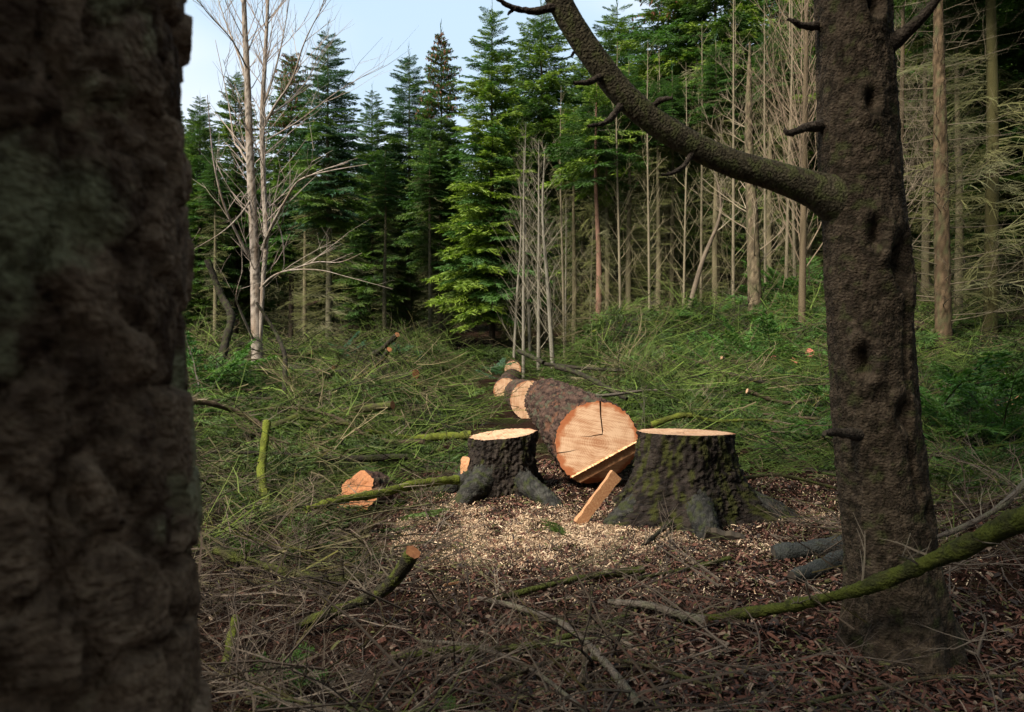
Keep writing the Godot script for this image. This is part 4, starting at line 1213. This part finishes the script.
func build_birch() -> void:
	var o := Vector3(-4.46, ground_y(-4.46, -14.0), -14.0)
	var t := thing("birch_tree", "tall bare double-stemmed birch in front of the spruces near the foreground trunk", "tree", o)
	var pale := Color(0.54, 0.45, 0.355)
	var skin := func(s, w, r):
		var band := n_wild.get_noise_3d(cos(w) * 1.4, s * 15.0, sin(w) * 1.4)
		var q := pale.lerp(Color(0.10, 0.08, 0.06), smoothstep(0.08, 0.22, band) * 0.9)
		q = q.lerp(Color(0.36, 0.24, 0.15), smoothstep(0.0, 0.4, n_fbm.get_noise_3d(cos(w), s * 1.3, sin(w))) * 0.6)
		return Color(q.r, q.g, q.b, r * 0.12 * band)
	var stems := [[Vector3(-4.46, 0.6, -14.0), Vector3(-4.50, 2.28, -14.0), Vector3(-4.53, 3.34, -14.0), Vector3(-4.60, 4.74, -14.0), Vector3(-4.65, 6.15, -14.0), Vector3(-4.71, 7.55, -14.0), Vector3(-4.73, 9.4, -14.0)], [Vector3(-4.44, 1.2, -14.0), Vector3(-4.34, 2.63, -13.9), Vector3(-4.29, 3.32, -13.9), Vector3(-4.36, 4.22, -14.0), Vector3(-4.39, 5.45, -14.0), Vector3(-4.34, 6.50, -14.0), Vector3(-4.29, 7.55, -14.0), Vector3(-4.25, 9.0, -14.0)]]
	var rs := [[0.11, 0.09, 0.08, 0.068, 0.055, 0.04, 0.015], [0.036, 0.038, 0.042, 0.045, 0.042, 0.035, 0.026, 0.012]]
	for i in 2:
		var q := []
		for p in stems[i]: q.append(p - o)
		part("trunk", bark_tube(q, rs[i], even(160), 14, skin).mesh, M.bark, t)
	var limbs := [
		[Vector3(-4.55, 2.92, -14.0), Vector3(-4.71, 3.31, -13.8), Vector3(-4.88, 3.86, -13.5), Vector3(-4.97, 4.49, -13.3), Vector3(-5.00, 5.04, -13.2), Vector3(-4.97, 5.56, -13.0)],
		[Vector3(-4.57, 4.08, -14.0), Vector3(-4.68, 3.72, -13.7), Vector3(-4.88, 3.38, -13.4), Vector3(-5.25, 3.01, -13.0)],
		[Vector3(-4.36, 3.15, -13.9), Vector3(-4.10, 3.52, -13.6), Vector3(-3.74, 3.97, -13.3), Vector3(-3.46, 4.17, -13.0), Vector3(-3.00, 4.26, -12.8), Vector3(-2.26, 4.31, -12.5)],
		[Vector3(-4.44, 2.46, -14.0), Vector3(-4.10, 2.65, -13.6), Vector3(-3.68, 2.72, -13.2), Vector3(-3.13, 2.70, -13.0), Vector3(-2.68, 2.58, -12.8)],
		[Vector3(-3.68, 2.72, -13.2), Vector3(-3.21, 2.83, -13.0), Vector3(-2.76, 2.81, -12.8), Vector3(-2.37, 2.93, -12.6)],
		[Vector3(-4.37, 4.13, -14.0), Vector3(-4.16, 3.56, -14.3), Vector3(-4.06, 3.01, -14.2), Vector3(-4.07, 2.79, -14.1)],
		[Vector3(-4.57, 4.57, -14.0), Vector3(-4.88, 5.00, -14.3), Vector3(-5.09, 5.26, -14.6), Vector3(-5.35, 6.12, -15.0), Vector3(-5.66, 7.33, -15.2)],
		[Vector3(-4.39, 5.27, -14.0), Vector3(-4.07, 5.61, -13.7), Vector3(-3.73, 5.98, -13.5), Vector3(-3.45, 6.57, -13.3), Vector3(-3.03, 7.11, -13.0)],
		[Vector3(-4.32, 5.48, -14.0), Vector3(-4.04, 5.96, -14.5), Vector3(-3.80, 6.59, -15.0), Vector3(-3.65, 7.37, -15.3)],
		[Vector3(-4.60, 5.80, -14.0), Vector3(-4.88, 6.61, -14.3), Vector3(-5.26, 7.46, -14.6), Vector3(-5.65, 8.38, -15.0)],
		[Vector3(-4.39, 5.62, -14.0), Vector3(-4.28, 6.47, -14.4), Vector3(-4.23, 7.35, -14.8), Vector3(-4.14, 8.38, -15.0)],
		[Vector3(-4.64, 6.32, -14.0), Vector3(-4.78, 6.69, -13.6), Vector3(-5.08, 7.03, -13.2), Vector3(-5.17, 7.27, -13.0)],
		[Vector3(-4.32, 5.09, -14.0), Vector3(-3.59, 5.30, -13.5), Vector3(-2.81, 5.64, -13.0), Vector3(-2.01, 5.86, -12.5)],
		[Vector3(-4.50, 1.49, -14.0), Vector3(-4.61, 2.08, -13.5), Vector3(-4.57, 2.31, -13.2), Vector3(-4.39, 2.70, -13.0)]]
	var radii := [0.035, 0.024, 0.036, 0.026, 0.018, 0.022, 0.03, 0.034, 0.026, 0.03, 0.028, 0.02, 0.018, 0.028]
	for i in limbs.size():
		var q := []
		for p in limbs[i]: q.append(p - o)
		var r: float = radii[i] * 0.75
		var lm := part("limb", bark_tube(q, [r * 1.1, r * 0.8, r * 0.5, r * 0.2], even(40), 7, skin).mesh, M.bark, t)
		var s := Soup.new()
		var high: float = smoothstep(4.0, 6.5, limbs[i][0].y)
		for k in int(3 + 17 * high):
			var u := rng.randf_range(0.15, 1.0)
			var p: Vector3 = spline(q, u)
			var d: Vector3 = (spline(q, minf(u + 0.1, 1.0)) - spline(q, u - 0.1)).normalized()
			grow(s, p, (d + Vector3(rng.randf_range(-0.7, 0.7), rng.randf_range(-0.2, 0.7), rng.randf_range(-0.7, 0.7))).normalized(), rng.randf_range(0.4, 1.2), r * 0.3, 1, Color(0.22, 0.16, 0.12).lerp(Color(0.36, 0.29, 0.22), rng.randf()), 0.3 * high, 3)
		part("twigs", s.mesh(), M.twig, lm).set_meta("kind", "stuff")
	var s := Soup.new()
	for st in 2:
		var q := []
		for p in stems[st]: q.append(p - o)
		for k in 50:
			var u := rng.randf_range(0.2, 1.0)
			var turn := rng.randf() * TAU
			grow(s, spline(q, u), Vector3(cos(turn), 0.3 + 1.4 * u, sin(turn)).normalized(), rng.randf_range(0.4, 1.5), 0.011, 1, Color(0.20, 0.15, 0.12).lerp(Color(0.33, 0.26, 0.20), rng.randf()), 0.5, 4)
	part("twigs", s.mesh(), M.twig, t).set_meta("kind", "stuff")


func build_small_things() -> void:
	# the splinter slab leaning on the larger stump
	var t := thing("wood_splinter", "pale ragged splinter of wood leaning against the larger stump", "wood piece", Vector3(0.5, 0.0, -5.95))
	part("slab", slab_mesh(Vector3(-0.01, 0.045, 0), Vector3(0.29, 0.40, -0.12), Vector3(0.75, -0.6, -0.35), 0.075, 0.10, 0.06, 0.004, 14), M.split_wood, t)
	# the orange wedge sawn out for the notch
	t = thing("wood_offcut", "rounded orange offcut half buried in twigs beside the mossy pole", "wood piece", Vector3(-1.24, ground_y(-1.24, -6.35) + 0.13, -6.35))
	var oc := bark_tube([Vector3(0, 0, 0), Vector3(0.05, -0.05, -0.08), Vector3(0.10, -0.10, -0.16)], [0.19, 0.195, 0.19], even(24), 48, func(s, w, r):
		var q := log_bark(s, w, r, 2.0, 9.0)
		q.a += 0.035 * cos(w * 2.0 + 0.5) + 0.02 * cos(w * 3.0)
		return q)
	part("bark", oc.mesh, M.bark, t)
	part("cut_face", cut_disc(oc.first, Vector3(-0.42, 0.42, 0.8).normalized(), 0.03), M.orange_wood, t)
	t.scale = Vector3(1.15, 0.68, 1.0)
	t.rotation.z = 0.2
	t = thing("wood_chip", "small orange wood chip lying alone on the near litter", "wood piece", Vector3(-0.33, 0.02, -4.45))
	part("chip", slab_mesh(Vector3(-0.05, 0.0, 0), Vector3(0.05, 0.015, -0.02), Vector3(0, 0.2, 1), 0.05, 0.03, 0.012, 0.004, 5), M.split_wood, t)
	t = thing("bark_slab", "dark mossy slab of bark lying in the chips before the larger stump's root", "wood piece", Vector3(1.42, 0.02, -5.5))
	part("slab", slab_mesh(Vector3(-0.09, 0.05, 0.0), Vector3(0.18, 0.02, 0.02), Vector3(0.1, 0.9, 0.5), 0.10, 0.05, 0.05, 0.012, 8), M.dark_wood, t)
	# far cut logs past the forked trunk
	for a in [["small cut log with a round pale end just past the forked trunk", Vector3(7.25, 0, -14.0), Vector3(6.4, 0, -14.6), 0.11, 357.0], ["small cut log end peeping from behind the forked trunk, below the round one", Vector3(5.66, 0, -11.1), Vector3(5.0, 0, -11.6), 0.10, 383.0], ["short log with a reddish end lying under the green boughs", Vector3(5.05, 0, -13.5), Vector3(5.5, 0, -14.2), 0.07, 361.0], ["short log with a pinkish end beside the reddish-ended one", Vector3(4.72, 0, -13.3), Vector3(5.2, 0, -14.1), 0.06, 364.0], ["short log end showing at the edge of the green boughs", Vector3(4.45, 0, -13.6), Vector3(4.9, 0, -14.3), 0.055, 359.0]]:
		var p: Vector3 = a[1]
		var q: Vector3 = a[2]
		p.y = maxf(1.3 + (356.0 - a[4]) / 797.0 * -p.z, ground_y(p.x, p.z) + a[3] * 0.8 + 0.14)
		q.y = p.y - 0.05
		var lg := thing("cut_log", a[0], "log", p, "small cut logs past the forked trunk")
		var g := bark_tube([Vector3.ZERO, (q - p) * 0.5, q - p], [a[3], a[3], a[3] * 0.95], even(24), 20, func(s, w, r): return log_bark(s, w, r, p.x, 9.0))
		part("bark", g.mesh, M.bark, lg)
		part("cut_face", cut_disc(g.first, (p - q).normalized(), 0.003), M.wood_pale if a[3] > 0.09 else M.wood_pink, lg)
	# the dark old stump at the right edge
	build_stump("old_stump", "dark rotten stump with torn pale wood near the right edge of the view", Vector3(5.9, ground_y(5.9, -10.0) - 0.1, -10.0), 0.22, 0.42, Vector2(0.2, 0.3), [[0.6, 0.4, 0.4, 0.5, 0.05, 0.08]], 0.05, "dark_wood", [Color(0.04, 0.035, 0.025), Color(0.08, 0.07, 0.05)])
	t = thing("wood_splinter", "torn pale splinters lying before the dark rotten stump", "wood piece", Vector3(5.75, ground_y(5.75, -9.3) + 0.05, -9.3))
	part("slab", slab_mesh(Vector3(-0.2, 0.02, 0), Vector3(0.25, 0.22, -0.1), Vector3(0.3, -0.6, 0.6), 0.10, 0.03, 0.03, 0.02, 12), M.split_wood, t)

# A young conifer or fern-like green clump growing out of the brush.
func build_greens() -> void:
	var light := Color(0.085, 0.175, 0.03)
	var dark := Color(0.04, 0.10, 0.02)
	for a in [["bright green spruce boughs piled in front of the dead-twigged poles", 4.3, -13.6, 1.25, 22], ["green boughs at the foot of the leaning sapling", 3.9, -16.0, 0.9, 10], ["green feathery boughs beside the forked trunk at log height", 4.6, -9.3, 0.9, 14], ["green young spruce just past the forked dark trunk", 4.9, -8.6, 1.3, 16], ["green young spruce beside the foreground trunk", -4.5, -11.0, 1.3, 14], ["blue-green spray on the brush below the short pointed spruce", -2.3, -15.2, 0.8, 8], ["blue-green seedling below the dead-twigged trunk in the hollow", -3.1, -15.0, 0.7, 7], ["blue-green seedling beside the birch sapling clump", -0.3, -19.0, 0.8, 8], ["small green seedling at the bottom edge near the foreground trunk", -0.85, -3.0, 0.26, 9], ["tiny green seedling at the bottom edge of the picture", -0.2, -2.75, 0.16, 7], ["bright green tuft between the larger stump and the forked trunk", 2.5, -8.0, 0.4, 8], ["yellow-green shrub behind the thick pale trunk", 6.3, -17.5, 1.8, 18]]:
		var bl: bool = String(a[0]).begins_with("blue")
		var b := [green_bough(Color(0.10, 0.18, 0.10) if bl else light, Color(0.05, 0.12, 0.07) if bl else dark, 13, 8, 0.18), green_bough(Color(0.09, 0.17, 0.085) if bl else Color(0.11, 0.19, 0.035), dark, 12, 8, 0.25)]
		var g := Soup.new()
		for k in a[4]:
			var turn := rng.randf() * TAU
			var size: float = a[3] * rng.randf_range(0.4, 0.8)
			g.add(b[k % 2], aim(turn, rng.randf_range(0.1, 0.95), rng.randf_range(-0.5, 0.5), Vector3.ONE * size, Vector3(rng.randf_range(-0.35, 0.35), rng.randf_range(0.0, 0.35), rng.randf_range(-0.3, 0.3)) * a[3]))
		var t := thing("young_spruce", a[0], "plant", Vector3(a[1], ground_y(a[1], a[2]), a[2]), "green growth in the clearing")
		part("foliage", g.mesh(), M.needle, t)


func build_sky() -> Sky:
	var im := Image.create(1024, 512, false, Image.FORMAT_RGBF)
	var f := FastNoiseLite.new()
	f.seed = 31
	f.frequency = 1.3
	f.fractal_octaves = 5
	for y in 512:
		var el := (0.5 - (y + 0.5) / 512.0) * PI
		var up_ := clampf(el / (PI * 0.5), 0.0, 1.0)
		for x in 1024:
			var az := (x + 0.5) / 1024.0 * TAU
			var dir := Vector3(cos(el) * cos(az), sin(el), cos(el) * sin(az))
			var col := Color(0.68, 0.82, 0.92).lerp(Color(0.34, 0.56, 0.84), pow(up_, 0.6))
			var cl := smoothstep(-0.15, 0.55, f.get_noise_3d(dir.x * 1.2, dir.y * 2.6, dir.z * 1.2)) * 0.5 + 0.04
			col = col.lerp(Color(0.95, 0.97, 1.0), cl)
			if el < 0.0: col = Color(0.25, 0.25, 0.22)
			im.set_pixel(x, y, col.linear_to_srgb() if false else col)
	var m := PanoramaSkyMaterial.new()
	m.panorama = ImageTexture.create_from_image(im)
	var s := Sky.new()
	s.sky_material = m
	return s


func _ready() -> void:
	rng.seed = 20240
	var cam := Camera3D.new()
	cam.name = "camera"
	cam.position = Vector3(0, EYE, 0)
	cam.far = 400.0
	cam.near = 0.05
	var lens := CameraAttributesPhysical.new()
	lens.frustum_focal_length = 27.0
	lens.frustum_focus_distance = 7.0
	lens.exposure_aperture = 5.0
	lens.frustum_far = 400.0
	cam.attributes = lens
	add_child(cam)
	cam.fov = 48.15
	cam.current = true
	var env := Environment.new()
	env.background_mode = Environment.BG_SKY
	env.sky = build_sky()
	env.background_energy_multiplier = 0.42
	env.tonemap_mode = Environment.TONE_MAPPER_LINEAR
	env.tonemap_exposure = 2.85
	env.sdfgi_enabled = true
	env.ssao_enabled = true
	env.ssil_enabled = true
	var we := WorldEnvironment.new()
	we.name = "environment"
	we.environment = env
	add_child(we)
	var sun := DirectionalLight3D.new()
	sun.name = "sun"
	sun.light_energy = 1.2
	sun.light_angular_distance = 24.0
	sun.light_color = Color(1.0, 0.98, 0.945)
	sun.shadow_enabled = true
	add_child(sun)
	sun.look_at_from_position(Vector3.ZERO, Vector3(0.5, -0.68, -0.5), Vector3.UP)

	make_noises()
	make_materials()
	var dw := StandardMaterial3D.new()
	dw.albedo_texture = noise_tex(0.02, Color(0.16, 0.13, 0.10), Color(0.33, 0.28, 0.2), FastNoiseLite.TYPE_SIMPLEX_SMOOTH, 256, false, 33)
	dw.uv1_triplanar = true
	dw.uv1_scale = Vector3(4, 4, 4)
	dw.roughness = 0.95
	M["dark_wood"] = dw
	var pk := StandardMaterial3D.new()
	pk.albedo_texture = noise_tex(0.02, Color(0.66, 0.30, 0.24), Color(0.86, 0.55, 0.46), FastNoiseLite.TYPE_SIMPLEX_SMOOTH, 256, false, 35)
	pk.uv1_triplanar = true
	pk.uv1_scale = Vector3(4, 4, 4)
	pk.roughness = 0.8
	M["wood_pink"] = pk
	build_ground()
	build_forest()
	build_foreground_tree()
	build_right_tree()
	var grey_roots := [Color(0.03, 0.029, 0.025), Color(0.12, 0.113, 0.093)]
	build_stump("tree_stump", "larger rugged mossy stump with a flat cut top, in front of the log", Vector3(1.36, 0.0, -6.3), 0.345, 0.70, Vector2(-0.015, 0.02), [[0.0, 0.46, 0.3, 0.35, 0.03, 0.088], [1.2, 0.55, 0.4, 0.6, 0.05, 0.075], [-1.0, 0.42, 0.4, 0.5, -0.05, 0.075], [2.6, 0.3, 0.4, 0.5, 0.0, 0.07], [-2.4, 0.3, 0.4, 0.5, 0.0, 0.07]], 0.02, "wood_pale", grey_roots, 1.72)
	var st := build_stump("tree_stump", "smaller dark stump with splayed grey roots and a slanted pale cut top", Vector3(-0.08, 0.06, -7.0), 0.27, 0.555, Vector2(0.10, -0.05), [[0.62, 0.48, 0.35, 0.35, 0.08, 0.068], [-0.62, 0.30, 0.35, 0.4, -0.04, 0.08], [-1.5, 0.35, 0.3, 0.3, 0.0, 0.065], [2.4, 0.25, 0.4, 0.3, 0.0, 0.06]], 0.25, "wood_pale", grey_roots, 1.04)
	var sp := part("side_cut", slab_mesh(Vector3(-0.345, 0.12, 0.06), Vector3(-0.315, 0.36, 0.05), Vector3(1, 0, 0.3), 0.06, 0.075, 0.06, 0.01, 8), M.split_wood, st)
	sp.set_meta("label", "orange sawn flank of the stump")
	build_butt_log()
	build_log("second felled log, a pale crescent of its end showing past the largest log", Vector3(0.275, 0.62, -12.2), Vector3(0.12, 0.60, -14.8), 0.30, 0.26, 3.0, 70, 90)
	build_log("third log of the felled trunk, its pale oval end left of the crescent", Vector3(-0.11, 0.64, -15.1), Vector3(0.0, 0.78, -19.0), 0.24, 0.21, 6.0, 60, 70)
	build_log("farthest log of the felled trunk, only its small pale end showing", Vector3(0.02, 0.98, -19.6), Vector3(0.1, 1.1, -23.0), 0.20, 0.17, 9.0, 50, 60)
	build_small_things()
	build_branches()
	build_loose_branches()
	build_greens()
	build_brush()
	build_litter()
